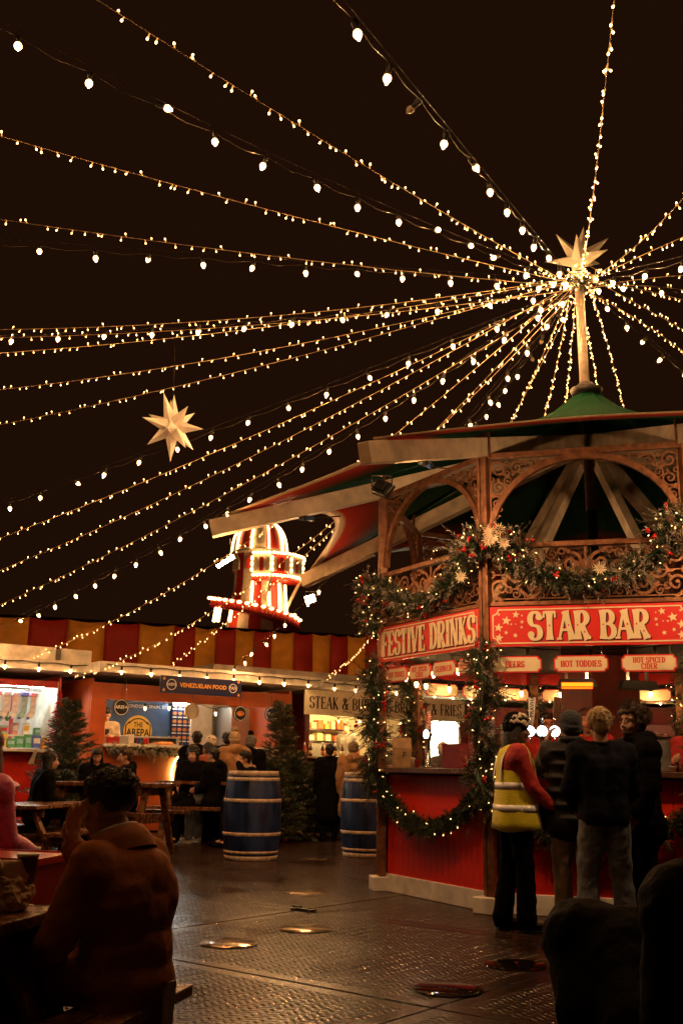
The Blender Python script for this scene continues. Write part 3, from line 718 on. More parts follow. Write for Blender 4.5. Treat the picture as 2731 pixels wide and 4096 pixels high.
# tangle of plugs and bulbs at the mast head
mb = MB()
for k in range(16):
    q = U(0, 6.28); r0 = U(.06, .14)
    mb.tube([HUB + Vector((r0 * math.cos(q + j * .9), r0 * math.sin(q + j * .9), U(-.2, .06))) for j in range(4)], .008, 5)
mb.build('plug_tangle', M_black, kiosk)
hc_ = thing('mast_head_lights', HUB, 'dense coil of fairy lights wound round the mast head under the star', 'string lights')
cp_ = [HUB + Vector(((.13 + .09 * math.sin(k * .7)) * math.cos(k * .55), (.13 + .09 * math.sin(k * .7)) * math.sin(k * .55), -.16 + .26 * k / 60 + .03 * math.sin(k * 1.3))) for k in range(61)]
mb = MB(); mb.tube(cp_, .0042, 4); mb.build('cable', M_cable, hc_)
for k in range(90):
    q_ = cp_[int(k * 60 / 90)]; d_ = Vector((U(-1, 1), U(-1, 1), U(-.7, .7))).normalized(); inst('led', LED_ME, hc_, Matrix.Translation(q_ + d_ * .01) @ align(d_).to_4x4() @ Matrix.Scale(1.15, 4))
for k in range(2):
    a_ = k * 2.4; inst('globe_bulb', GLOBE_ME, hc_, Matrix.Translation(HUB + Vector((.24 * math.cos(a_), .24 * math.sin(a_), -.06 - .1 * (k % 3)))))
# Moravian stars
M_star = mat('star_paper', (.90, .85, .78), .6, var=.05)
def moravian(c, r, label, spikes=22, seed=1, up_only=False):
    t = thing('paper_star', c, label, 'star'); c = Vector(c)
    rr = random.Random(seed); dirs = []
    n = spikes
    for k in range(n):
        z = 1 - 2 * (k + .5) / n; q = k * 2.39996 + seed; s = math.sqrt(1 - z * z); dirs.append(Vector((s * math.cos(q), s * math.sin(q), z)))
    if not up_only: dirs += [Vector((0, 0, 1)), Vector((0, 0, -1))]
    core = MB(); core.ell(c, r * .22, nu=10, nv=8); core.build('core', M_star, t)
    for d in dirs:
        if up_only and d.z < -.25: continue
        A = align(d); b = r * .20; ln = r * rr.uniform(.82, 1.0)
        mb = MB(); base = [c + A @ Vector((b * math.cos(q), b * math.sin(q), r * .16)) for q in (0, math.pi / 2, math.pi, 3 * math.pi / 2)]
        mb.add(base + [c + d * ln], [(0, 1, 4), (1, 2, 4), (2, 3, 4), (3, 0, 4), (3, 2, 1, 0)]); mb.build('spike', M_star, t)
    return t
moravian(at(690, 1708, 13.4), .50, 'white paper star with long points hanging at left among the light strings', 14, 2)
sp_ = at(690, 1708, 13.4); mb = MB(); mb.tube([sp_, at(703, 1300, 13.0)], .003, 4); tag(mb.build('star_wire', M_darkcable, origin=sp_), 'thin wire holding the hanging paper star', 'wire')
moravian(KC + Vector((-.02, 0, 7.40)), .46, 'white paper star on top of the mast', 16, 5, True)
# ================================================================== GARLANDS
M_fir = mat('fir_needles', (.024, .060, .022), .55, var=.5, vscale=9, col2=(.012, .032, .012))
M_frost = mat('frosted_needles', (.52, .46, .36), .7, var=.3, vscale=20)
M_berry = mat('red_berry', (.45, .012, .012), .25, coat=.4)
M_cone = mat('pine_cone', (.16, .08, .04), .7, var=.4)
M_poin = mat('cream_petal', (.72, .58, .38), .6)
M_stem = mat('brown_stem', (.09, .05, .025), .8)
def sprig(mb, p, d, ln, rr, frost=0.2, nn=14, w=.008, nl=.052):
    d = d.normalized(); a = d.cross(Vector((rr.uniform(-1, 1), rr.uniform(-1, 1), rr.uniform(-1, 1)))).normalized(); b = d.cross(a)
    mi = 1 if rr.random() < frost else 0
    for k in range(nn):
        t = k / nn; q = k * 2.4 + rr.uniform(0, 1)
        o = a * math.cos(q) + b * math.sin(q)
        s = p + d * (ln * t); e = s + (o * .75 + d * .8).normalized() * nl * (1.1 - .5 * t) * rr.uniform(.8, 1.2)
        side = (e - s).cross(o.cross(d)).normalized() * w if k % 2 else o.cross(d).normalized() * w
        mb.add([s - side * .5, s + side * .5, e], [(0, 1, 2)], mi)
    mb.tube([p, p + d * ln], [.004, .0025], 3, 2, cap=False)
def garland(pts, label, rad=.09, dens=230, frost=.12, leds=26, berries=10, seed=1, group='lit fir garlands on the bar', led_scale=.55, cones=0, flowers=0, cat='garland'):
    rr = random.Random(seed); pts = [Vector(p) for p in pts]
    t = thing('garland', pts[0], label, cat, group)
    Ls = [(pts[i + 1] - pts[i]).length for i in range(len(pts) - 1)]; T = sum(Ls)
    def P(s):
        s *= T
        for i, l in enumerate(Ls):
            if s <= l or i == len(Ls) - 1: return pts[i].lerp(pts[i + 1], min(1, s / l)), (pts[i + 1] - pts[i]).normalized()
            s -= l
    mb = MB()
    for k in range(int(T * dens * 1.25)):
        p, tg = P(rr.random()); d = Vector((rr.gauss(0, 1), rr.gauss(0, 1), rr.gauss(0, 1))); d = (d - tg * d.dot(tg) * .5).normalized()
        big = rr.random() < .14
        sprig(mb, p + d * rad * rr.uniform(.1, .55), d + tg * rr.uniform(-.7, .7) + Vector((0, 0, -.25)), rad * (rr.uniform(1.2, 2.0) if big else rr.uniform(.5, .95)), rr, frost * (2.2 if big else 1))
    fo = mb.build('foliage', [M_fir, M_frost, M_stem], t); fo['kind'] = 'stuff'
    mb = MB(); mb.tube([P(k / 20)[0] for k in range(21)], rad * .22, 6); mb.build('core_rope', M_fir, t)
    for k in range(leds):
        p, tg = P((k + rr.random()) / leds); d = Vector((rr.gauss(0, 1), rr.gauss(0, 1) - .6, rr.gauss(0, 1))).normalized()
        inst('led', LED_ME, t, Matrix.Translation(p + d * rad * rr.uniform(.8, 1.15)) @ align(d).to_4x4() @ Matrix.Scale(led_scale, 4))
    for k in range(berries):
        p, tg = P(rr.random()); d = Vector((rr.gauss(0, 1), rr.gauss(0, 1) - .8, rr.gauss(0, 1))).normalized(); p = p + d * rad * 1.0
        for j in range(3): inst('berry', BERRY_ME, t, Matrix.Translation(p + Vector((rr.uniform(-.03, .03), rr.uniform(-.02, .02), rr.uniform(-.03, .03)))))
    for k in range(cones):
        p, tg = P(rr.random()); inst('pine_cone', CONE_ME, t, Matrix.Translation(p + Vector((rr.uniform(-.06, .06), -rad * 1.1, rr.uniform(-.06, .06)))) @ Matrix.Rotation(rr.uniform(0, 3), 4, 'X'))
    for k in range(flowers):
        p, tg = P(.5 + rr.uniform(-.3, .3) if flowers < 9 else rr.random()); inst('flower', FLOWER_ME, t, Matrix.Translation(p + Vector((rr.uniform(-.08, .08), -rad * 1.15, rr.uniform(-.08, .08)))) @ Matrix.Rotation(rr.uniform(0, 3), 4, 'Y'))
    return t
mb = MB(); mb.ell((0, 0, 0), .016, nu=8, nv=6); BERRY_ME = mb.mesh('berry', M_berry)
mb = MB()
for k in range(26):
    z = -.04 + .08 * k / 25; r = .028 * math.cos(z / .045 * 1.1); q = k * 2.4
    mb.add([(r * .4 * math.cos(q), r * .4 * math.sin(q), z), (r * 1.25 * math.cos(q + .3), r * 1.25 * math.sin(q + .3), z + .006), (r * 1.25 * math.cos(q - .3), r * 1.25 * math.sin(q - .3), z + .006), (r * .5 * math.cos(q), r * .5 * math.sin(q), z + .014)], [(0, 1, 2), (3, 2, 1), (0, 3, 1), (0, 2, 3)])
CONE_ME = mb.mesh('pine_cone', M_cone)
mb = MB()
for k in range(14):
    q = k * 2 * math.pi / 14; ln = .075 if k % 2 else .06; w = .012
    mb.add([(0, .004 * (k % 2), 0), (ln * .55 * math.cos(q + .16), -.012, ln * .55 * math.sin(q + .16)), (ln * math.cos(q), -.022, ln * math.sin(q)), (ln * .55 * math.cos(q - .16), -.012, ln * .55 * math.sin(q - .16))], [(0, 1, 2, 3)])
FLOWER_ME = mb.mesh('flower', M_poin)
def fpt(i, s, z, out=.1):
    a, u, v = facet(i); return a + u * (s * Lk) - v * out + Vector((0, 0, z))
def swag(i, z0, zm, z1, n=12, out=.1, s0=0.0, s1=1.0): return [fpt(i, s0 + (s1 - s0) * k / n, z0 + (z1 - z0) * k / n - 4 * (k / n) * (1 - k / n) * ((z0 + z1) / 2 - zm), out) for k in range(n + 1)]
# upper swags with flowers and cones
garland(swag(0, 3.28, 2.90, 3.40, out=.08), 'frosted garland swagged over the FESTIVE DRINKS balustrade', .12, 300, .26, 26, 8, 11, cones=5, flowers=1)
garland(swag(1, 3.40, 2.96, 3.46, out=.08), 'frosted garland swagged over the STAR BAR balustrade', .12, 300, .26, 30, 10, 12, cones=6, flowers=1)
garland(swag(7, 3.1, 2.8, 3.25, out=.08, s0=.6), 'garland at the far left corner of the upper balustrade', .11, 260, .2, 16, 8, 13, cones=2)
garland([fpt(1, -.12, 3.22, .16), fpt(1, -.04, 3.34, .18), fpt(1, .05, 3.37, .18), fpt(1, .2, 3.26, .14)], 'dense flower bunch with cones where the two upper swags meet', .14, 420, .22, 22, 22, 14, cones=9, flowers=6)
garland([fpt(0, -.02, 3.25, .16), fpt(0, .0, 3.0, .17), fpt(0, .02, 2.72, .15)], 'frosted bunch hanging at the left corner beside FESTIVE DRINKS', .14, 380, .25, 20, 14, 15, cones=3, flowers=0)
garland([fpt(1, .84, 3.38, .2), fpt(1, .95, 3.5, .2), fpt(1, 1.05, 3.36, .2)], 'frosted bunch on the upper balustrade at the right edge', .16, 380, .3, 18, 8, 16, cones=3, flowers=1)
# garlands wound down the posts
def wind(p, z0, z1, r=.07, turns=3): return [p + Vector((r * math.cos(k * turns * 6.28 / 20), r * math.sin(k * turns * 6.28 / 20), z0 + (z1 - z0) * k / 20)) for k in range(21)]
for i, z0, z1, lb, rd in ((0, 2.42, 1.0, 'garland wound down the left corner post of the bar', .15), (1, 2.42, .92, 'thick garland wound down the post between the two name boards', .15), (7, 2.4, 1.2, 'garland on the far left post seen through the bar', .13), (6, 2.4, 1.2, 'garland on a far post behind the steak sign', .12), (2, 2.4, 1.0, 'garland on the bar post at the right edge', .14), (5, 2.4, 1.3, 'garland on a far post behind the bartender', .11)):
    garland(wind(KP[i] - (KC - KP[i]).normalized() * .05, z0, z1), lb, rd, 330, .07, 36 if i in (0, 1) else 20, 10, 20 + i)
# lower swags on the red front
garland(swag(0, 1.10, .68, 1.05, out=.06, s0=.02, s1=.99), 'lit garland swag across the red panel under FESTIVE DRINKS', .085, 330, .0, 24, 0, 31)
garland(swag(1, 1.0, .60, 1.0, out=.06, s0=.03, s1=.98), 'lit garland swag across the red panel under STAR BAR', .085, 330, .0, 24, 0, 32)
garland(swag(2, .95, .5, .95, out=.06), 'lit garland swag on the red panel beyond the right post', .085, 250, .0, 18, 0, 33)
# ================================================================== BAR FITTINGS
M_heat = mat('heater_glow', (.05, .01, .0), emit=(1.0, .030, .001), estr=11.0, sampling='FRONT')
M_heat2 = glow('heater_core', (1.0, .34, .05), 30.0)
def heater(c, yaw, lit, label):
    t = thing('patio_heater', c, label, 'heater'); Mx = Matrix.Translation(c) @ Matrix.Rotation(yaw, 4, 'Z')
    mb = MB(Mx); mb.prism([(-.17, .03), (.17, .03), (.20, -.05), (-.20, -.05)], .12, lambda x, y, d: Vector((x, d, y))); mb.build('reflector', M_black, t)
    mb = MB(Mx); mb.box((0, -.004, -.025), (.30, .004, .036)); mb.box((0, .05, -.056), (.3, .06, .004)); mb.build('element', M_heat if lit else M_dark, t)
    mb = MB(Mx); mb.box((.1, .08, .1), (.03, .03, .12)); mb.box((-.1, .08, .1), (.03, .03, .12)); mb.build('bracket', M_steel, t)
heater(at(2306, 2728, 10.3), R(-12), True, 'glowing orange bar heater under the ceiling above the bartender')
heater(at(2560, 2735, 10.4), R(8), False, 'unlit black heater under the bar ceiling at right')
def bulb_line(pts, label, parent_name='bar_light_string', n=6, sc=1.0, group='globe bulbs on black cable round the stalls'):
    pts = [Vector(p) for p in pts]; t = thing(parent_name, pts[0], label, 'string lights', group)
    mb = MB(); mb.tube(pts, .008, 5); mb.build('cable', M_black, t)
    m = len(pts)
    for k in range(n):
        s = (k + .5) / n * (m - 1); i = min(int(s), m - 2); p = pts[i].lerp(pts[i + 1], s - i)
        inst('globe_bulb', GLOBE2_ME, t, Matrix.Translation(p) @ Matrix.Rotation(R(U(-15, 15)), 4, 'X') @ Matrix.Scale(sc, 4))
    return t
def ring_pts(i, r, z, sag=.06): 
    a = KC + kdir(i) * r; b = KC + kdir(i + 1) * r
    return [a.lerp(b, k / 8) + Vector((0, 0, z - 4 * sag * (k / 8) * (1 - k / 8))) for k in range(9)]
bulb_line(ring_pts(0, KR - .22, 2.36), 'bulbs on cable inside the bar under FESTIVE DRINKS', n=4)
bulb_line(ring_pts(1, KR - .22, 2.40), 'bulbs on cable inside the bar under STAR BAR', n=3)
bulb_line(ring_pts(7, KR - .22, 2.36), 'bulbs on cable inside the bar on its far left side', n=3)
bulb_line(ring_pts(6, KR - .22, 2.36), 'bulbs on cable inside the bar at the back left', n=3)
bulb_line(ring_pts(5, KR - .22, 2.36), 'bulbs on cable inside the bar at the back', n=3)
bulb_line(ring_pts(4, KR - .22, 2.36), 'bulbs on cable inside the bar at the back right', n=3)
bulb_line(ring_pts(2, KR - .22, 2.36), 'bulbs on cable inside the bar at its right side', n=3)
# beer fonts
M_lens = glow('font_lens', (.85, .92, 1.0), 5.0)
M_handle = mat('white_handle', (.8, .75, .68), .3)
M_handle_r = mat('red_handle', (.5, .03, .03), .3)
def beer_font(c, xdir, lenses, label, handle=M_handle):
    t = thing('beer_font', c, label, 'beer tap'); x = Vector(xdir).normalized(); c = Vector(c); up = Vector((0, 0, 1)); n = Vector((-x.y, x.x, 0)); 
    if n.y > 0: n = -n
    mb = MB(); mb.lathe([(.06, 0), (.06, .012), (.03, .03), (.026, .27), (.034, .30), (.034, .33)], c, 14); mb.build('column', M_steel, t)
    mb = MB(); w = .115 * (len(lenses) - 1) / 2 + .05; mb.tube([c - x * w + up * .34, c + x * w + up * .34], .022, 10); mb.build('crossbar', M_steel, t)
    for k, l in enumerate(lenses):
        p = c + x * (.115 * (k - (len(lenses) - 1) / 2)) + up * .345
        A = align(n)
        mb = MB(); mb.lathe([(.058, 0), (.058, .02), (.05, .034)], p - n * .01, 18, axis=A); lr_ = mb.build('lens_rim', M_steel, t)
        mb = MB(); mb.lathe([(.05, 0), (.045, .010), (.02, .016)], p + n * .022, 18, axis=A); mb.build('lens', M_lens, lr_)
        mb = MB(); mb.tube([p + up * .04 - n * .03, p + up * .10 - n * .03, p + up * .12 - n * .03], [.012, .012, .02], 8); mb.tube([p - up * .05, p - up * .11], .009, 8); mb.build('tap', M_steel, t)
    return t
def tap_handle(p, lean, h, m, text, label, tm=M_black):
    t = thing('tap_handle', p, label, 'tap handle'); p = Vector(p); d = Vector((lean, 0, 1)).normalized()
    mb = MB(); x = Vector((1, 0, 0)); n = Vector((0, -1, 0))
    for s0, s1, w0, w1 in ((0, .06, .012, .02), (.06, h - .01, .022, .034), (h - .01, h, .036, .03)):
        a, b = p + d * s0, p + d * s1
        mb.add([q + x * (sx * w) + n * (sy * .014) for q, w in ((a, w0), (b, w1)) for sx in (-1, 1) for sy in (-1, 1)], [(0, 1, 3, 2), (4, 6, 7, 5), (0, 4, 5, 1), (2, 3, 7, 6), (0, 2, 6, 4), (1, 5, 7, 3)])
    mb.build('grip', m, t, bevel=.004)
    if text:
        fr = lambda a, b, dd: p + d * (h * .68 + a) + x * (-b + lean * 0) + n * (.0165 - dd)
        plain_text('lettering', text, .052, fr, tm, t, .015)
    return t
fc = at(2172, 3062, 9.75); beer_font((fc.x, fc.y, ZC), facet(1)[1], [0, 0, 0], 'chrome beer font with three glowing white lenses on the bar')
tap_handle(at(2124, 2905, 9.85), .05, .27, M_handle, 'PRAVHA', 'white PRAVHA tap handle on the glowing beer font')
tap_handle(at(2218, 2900, 9.75), .13, .26, M_counter, None, 'dark wooden tap handle leaning right on the beer font')
fc2 = at(1712, 3058, 11.2); beer_font((fc2.x, fc2.y, ZC), facet(0)[1], [0], 'single beer font on the bar under FESTIVE DRINKS')
tap_handle(at(1712, 2935, 11.2), .06, .22, M_handle_r, 'PRAVHA', 'red PRAVHA tap handle seen through the left side', M_handle)
# things on the counter
M_kraft = mat('kraft_paper', (.32, .19, .09), .8, var=.25, vscale=12, bump=.3, bscale=18)
def bag(c, w, d, h, label, text=None):
    t = thing('paper_bag', c, label, 'bag'); c = Vector(c); mb = MB(); vs = []
    for k in range(7):
        z = h * k / 6; f = 1 + .04 * math.sin(k * 2.1); tp = 1 if k < 5 else 1 - .3 * (k - 4)
        vs += [(c.x + sx * w / 2 * f * (1 - .05 * k / 6), c.y + sy * d / 2 * tp, c.z + z) for sx, sy in ((-1, -1), (1, -1), (1, 1), (-1, 1))]
    fs = [(i * 4 + k, i * 4 + (k + 1) % 4, i * 4 + 4 + (k + 1) % 4, i * 4 + 4 + k) for i in range(6) for k in range(4)] + [(3, 2, 1, 0), (24, 25, 26, 27)]
    mb.add(vs, fs); mb.build('bag_body', M_kraft, t)
    if text: plain_text('print', text, .09, lambda a, b, dd: Vector((c.x + .02 + a + b * .15, c.y - d / 2 * 1.05 - .004 - dd, c.z + .12 + b)), M_black, t, .01)
    return t
q = at(1607, 3055, 11.05); bag((q.x, q.y, ZC), .2, .12, .30, 'brown paper bag printed F standing on the bar counter', 'F')
M_redbox = mat('dark_red_box', (.20, .02, .025), .5, var=.2)
q = at(1812, 3055, 10.3); t = thing('menu_box', (q.x, q.y, ZC), 'dark red box standing on the bar counter under FESTIVE DRINKS', 'box')
mb = MB(frame((q.x, q.y, ZC), facet(0)[1], facet(0)[2])); mb.box((0, .02, .11), (.30, .10, .22)); mb.build('box_body', M_redbox, t, bevel=.006); mb = MB(frame((q.x, q.y, ZC), facet(0)[1], facet(0)[2])); mb.box((0, .02, .225), (.31, .11, .012)); mb.build('lid', M_redbox, t, bevel=.004)
def cup(c, r, h, m, label, name='cup'):
    t = thing(name, c, label, 'cup'); mb = MB(); mb.lathe([(r * .72, 0), (r * .95, h * .92), (r, h * .93), (r, h), (r * .9, h), (r * .88, h * .9)], c, 14); mb.build('cup_wall', m, t); mb = MB(); mb.lathe([(.0005, h * .86), (r * .9, h * .87)], c, 14); mb.build('drink', M_counter, t); return t
for (x, y, Y, r, h, m, lb) in ((1650, 3058, 11.0, .03, .10, M_handle, 'white cup beside the paper bag on the bar'), (1668, 3058, 10.9, .03, .08, M_handle_r, 'small red cup beside the paper bag on the bar'), (1742, 3058, 10.6, .03, .04, M_handle, 'low white tub on the bar counter left of the dark red box'), (2688, 3062, 9.3, .035, .045, M_handle, 'low white tub at the right end of the bar')):
    q = at(x, y, Y); cup((q.x, q.y, ZC - .002), r, h, m, lb)
q = at(2632, 3062, 9.45); t = thing('steel_cabinet', (q.x, q.y, ZC), 'brushed steel drinks dispenser on the bar behind the curly haired man', 'dispenser')
M_brushed = mat('brushed_steel', (.6, .58, .55), .35, metal=.9, var=.15, vscale=20, stretch=(1, 1, 12))
mb = MB(frame((q.x, q.y, ZC), facet(1)[1], facet(1)[2])); mb.box((0, .1, .14), (.22, .2, .28)); mb.build('casing', M_brushed, t, bevel=.006)
mb = MB(frame((q.x, q.y, ZC), facet(1)[1], facet(1)[2])); mb.box((0, .1, .295), (.24, .22, .02)); mb.tube([(-.08, .1, .305), (-.08, .1, .33), (.08, .1, .33), (.08, .1, .305)], .008, 6); mb.build('lid', M_steel, t)
# work lamps and cables under the roof beams
M_flood = glow('flood_glow', (1.0, .55, .25), 640.0)
def flood(c, lit, label, aim):
    t = thing('flood_lamp', c, label, 'lamp'); A = align(aim); c = Vector(c)
    mb = MB(Matrix.Translation(c) @ A.to_4x4()); mb.box((0, 0, 0), (.15, .12, .04)); mb.box((0, 0, -.03), (.11, .09, .03)); mb.build('housing', M_black, t, bevel=.006)
    for dx, dy, wx, wy in ((0, .066, .16, .006), (0, -.066, .16, .006), (.08, 0, .006, .13), (-.08, 0, .006, .13)): mb = MB(Matrix.Translation(c) @ A.to_4x4()); mb.box((dx, dy, .032), (wx, wy, .03)); mb.build('barn_door', M_black, t)
    mb = MB(Matrix.Translation(c) @ A.to_4x4()); mb.box((0, 0, .0225), (.125, .095, .004)); mb.build('glass', M_flood if lit else M_steel, t)
    mb = MB(Matrix.Translation(c)); mb.tube([(-.085, 0, 0), (-.085, 0, .10), (.085, 0, .10), (.085, 0, 0)], .007, 6); mb.build('bracket', M_steel, t)
e3 = KC + kdir(7) * (REND - .12); flood((e3.x + .02, e3.y, ZEND - .26), True, 'lit flood lamp under the far left beam end beside the helter skelter', (-.25, -1, -.25))
e1 = KC + kdir(1) * (REND - .25); flood((e1.x, e1.y, ZEND - .24), True, 'black flood lamp under the nearest beam end turned towards the bar front', (1.0, 1.9, -.9))
e2_ = KC + kdir(2) * (REND - .25); flood((e2_.x, e2_.y, ZEND - .24), True, 'added flood lamp under the beam end, unseen beyond the right edge, lighting the bar front', (-.6, 1.9, -.9))  # added out-of-view lamp, matches the nearest one to brighten the bar front
for i, r, lb in ((1, 3.4, 'blue and black plug joint under the nearest roof beam'), (0, 3.25, 'blue and black plug joint under the middle left roof beam'), (7, 3.0, 'blue and black plug joint under the far left roof beam')):
    d = kdir(i); c = KC + d * r + Vector((0, 0, beam_z(r) - .15)); t = thing('plug_joint', c, lb, 'plug')
    M_blue = mat('blue_plug', (.02, .05, .16), .4)
    mb = MB(); mb.tube([c, c + d * .09], [.03, .026], 10); mb.build('socket', M_blue, t)
    mb = MB(); mb.tube([c + d * .09, c + d * .17], [.032, .028], 10); mb.tube([c + d * .17, c + d * .5 + Vector((0, 0, .03)), c + d * .9 + Vector((0, 0, -.01)), c + d * (REND - r - .2) + Vector((0, 0, -.02))], .007, 5); mb.tube([c, c - d * .3 + Vector((0, 0, .04))], .007, 5); mb.build('plug', M_black, t)
t_ = MB(); e2 = KC + kdir(0) * (REND - .2); c = Vector((e2.x - .02, e2.y, ZEND - .36)); t = thing('tube_lamp', c, 'small glowing tube lamp hanging under the middle left beam end', 'lamp')
t_.tube([c + Vector((-.09, 0, -.06)), c + Vector((.09, 0, .06))], .02, 8); t_.build('tube', M_bulb, t); t_ = MB(); t_.tube([c + Vector((.05, 0, .05)), c + Vector((.04, 0, .26))], .006, 5); t_.build('hanger', M_steel, t)
# ================================================================== STALLS
ZE = at(390, 2680, 19.0).z            # eave height of the stalls
def eave(x, y, z):                     # point on the eave line
    return onz(x, y, z)
A0 = eave(390, 2680, ZE); A1 = eave(1195, 2738, ZE)
au = (A1 - A0); AL = Vector((au.x, au.y, 0)).length; au = Vector((au.x, au.y, 0)).normalized(); av = Vector((-au.y, au.x, 0))
def stall_frame(p): return frame((p.x, p.y, 0), au, av)
M_inner = mat('stall_lining', (.70, .62, .50), .5, var=.1)
M_tube_w = glow('tube_light_warm', (1.0, .70, .34), 20.0)
M_tube_c = glow('tube_light_cool', (.88, 1.0, .92), 60.0)
M_tube_y = glow('tube_light_yellow', (1.0, .62, .20), 200.0)
M_roof = mat('stall_roof', (.50, .44, .36), .5, var=.3, vscale=4, bump=.1)
def build_stall(name, o, L, label, wall_m, tube_m, D=2.6, zc=1.5, op0=.3, op1=None, ztop=2.62, ntube=2, floor=.5, roofz=None):
    Z = ZE; op1 = op1 if op1 is not None else L - .3
    t = thing(name, (o.x, o.y, 0), label, 'stall'); M = stall_frame(o)
    mb = MB(M); mb.box((L / 2, .25, (zc - .06) / 2 + .03), (L - .04, .06, zc - .06)); mb.build('front_panel', wall_m, t)
    for x0, x1 in ((.02, op0), (op1, L - .02)): mb = MB(M); mb.box(((x0 + x1) / 2, .25, (zc + Z - .2) / 2), (x1 - x0, .08, Z - .2 - zc)); mb.build('corner_panel', wall_m, t)
    mb = MB(M); mb.box(((op0 + op1) / 2, .25, (ztop + Z - .2) / 2), (op1 - op0 - .004, .07, Z - .2 - ztop)); mb.build('header', wall_m, t)
    for x in (.04, L - .04): mb = MB(M); mb.box((x, D / 2 + .2, (Z - .1) / 2), (.06, D - .1, Z - .15)); mb.build('side_wall', wall_m, t)
    mb = MB(M); mb.box((L / 2, D + .12, (Z - .1) / 2), (L - .1, .06, Z - .15)); mb.build('back_wall', M_inner, t)
    mb = MB(M); mb.box((L / 2, D / 2 + .2, Z - .22), (L - .14, D - .2, .05)); mb.build('ceiling', M_inner, t)
    mb = MB(M); mb.box((L / 2, D / 2 + .2, floor), (L - .14, D - .2, .06)); mb.build('floor', M_counter, t)
    mb = MB(M); mb.box(((op0 + op1) / 2, .16, zc - .02), (op1 - op0 + .06, .44, .05)); mb.build('counter', M_white, t, bevel=.006)
    # roof slab with bright fascia
    mb = MB(M); mb.box((L / 2, D / 2 - .1, Z), (L + .3, D + .9, .12)); rs_ = mb.build('roof_slab', M_roof, t, bevel=.01)
    mb = MB(M); mb.box((L / 2, -.575, Z + .02), (L + .34, .03, .19)); mb.build('fascia', M_white, rs_, bevel=.005)
    for x in (-.165, L + .165): mb = MB(M); mb.box((x, D / 2 - .1, Z + .02), (.03, D + .86, .19)); mb.build('side_fascia', M_white, rs_, bevel=.005)
    for k in range(ntube):
        x = op0 + (op1 - op0) * (k + .5) / ntube; mb = MB(M); mb.tube([(x - .5, .42, Z - .29), (x + .5, .42, Z - .29)], .028, 8); mb.build('tube_light', tube_m, t)
    n = int(L / .52); pts = [M @ Vector((-.1 + (L + .2) * k / (4 * n), -.62, Z + .06 - .02 * math.sin(k * math.pi / 4) ** 2)) for k in range(4 * n + 1)]
    bulb_line(pts, 'bulbs along the roof edge of the %s' % ' '.join(label.split()[:9]), 'eave_light_string', n)
    return t, M
# --- arepa stall
arepa, MA = build_stall('arepa_stall', A0, AL, 'orange wooden stall selling Venezuelan food', M_orange, M_tube_w, op0=.32, op1=AL - .42, zc=1.58, ztop=2.40, ntube=3)
M_navy = mat('navy_board', (.012, .016, .085), .45)
M_gold = mat('gold_print', (.85, .42, .06), .5)
M_yellow = mat('yellow_print', (.88, .55, .06), .5)
M_cwhite = mat('white_print', (.8, .78, .74), .5)
def sfr(M, x0, z0, y0): return lambda x, y, d: M @ Vector((x0 + x, y0 + d, z0 + y))
def uof(px, py, o=A0, v=0.0):   # distance along the stall front for a picture column
    d = ray(px, py); n = av; q = o + av * v - Vector((0, 0, CAMZ)); s = q.dot(n) / d.dot(n); return (Vector((0, 0, CAMZ)) + d * s - o).dot(au), CAMZ + d.z * s
def board(t_or_none, M, x0, x1, z0, z1, y, name, label, m, th=.03):
    t = thing(name, M @ Vector(((x0 + x1) / 2, y, z0)), label, 'sign'); mb = MB(M); mb.box(((x0 + x1) / 2, y + th / 2, (z0 + z1) / 2), (x1 - x0, th, z1 - z0)); t2 = mb.build('board', m, t, bevel=.004); return t, t2
def px_rect(x0, y0, x1, y1, o=A0, v=0.0):
    a, z1 = uof(x0, y0, o, v); b, z0 = uof(x1, y1, o, v); a2, z1b = uof(x1, y0, o, v); return a, b, z0, (z1 + z1b) / 2
x0, x1, z0, z1 = px_rect(640, 2712, 960, 2790, A0, -.62)
t, tb_ = board(None, MA, x0, x1, z0, z1, -.66, 'stall_sign', 'navy sign reading VENEZUELAN FOOD in gold above the orange stall', M_navy)
W_ = x1 - x0; fr = sfr(MA, (x0 + x1) / 2, (z0 + z1) / 2, -.665)
plain_text('lettering', 'VENEZUELAN FOOD', W_ * .062, lambda x, y, d: fr(x + W_ * .02, y, d), M_gold, tb_, .03)
for sx_, s, tt in ((-.37, .13, 'AREPA'), (.39, .11, 'PAN')):
    mb = MB(); outline(mb, arc(W_ * sx_, 0, W_ * s * .42, W_ * s * .42, 0, 345, 23), W_ * .008, fr, -.002); mb.build('round_mark', M_cwhite, tb_)
    plain_text('lettering', tt, W_ * (.042 if sx_ < 0 else .055), lambda x, y, d, sx_=sx_: fr(x + W_ * sx_, y, d), M_cwhite, tb_, .02)
for sx_, sy in ((-.46, .06), (-.46, -.06), (.46, .07), (.465, -.07)):
    mb = MB(); mb.prism(star_poly(W_ * sx_, W_ * sy, W_ * .022, .3), .003, fr, 0, -.003); mb.build('bird_mark', M_gold, tb_)
def rail_back(M, o, px0, py0, px1, py1, v): return px_rect(px0, py0, px1, py1, o, v)
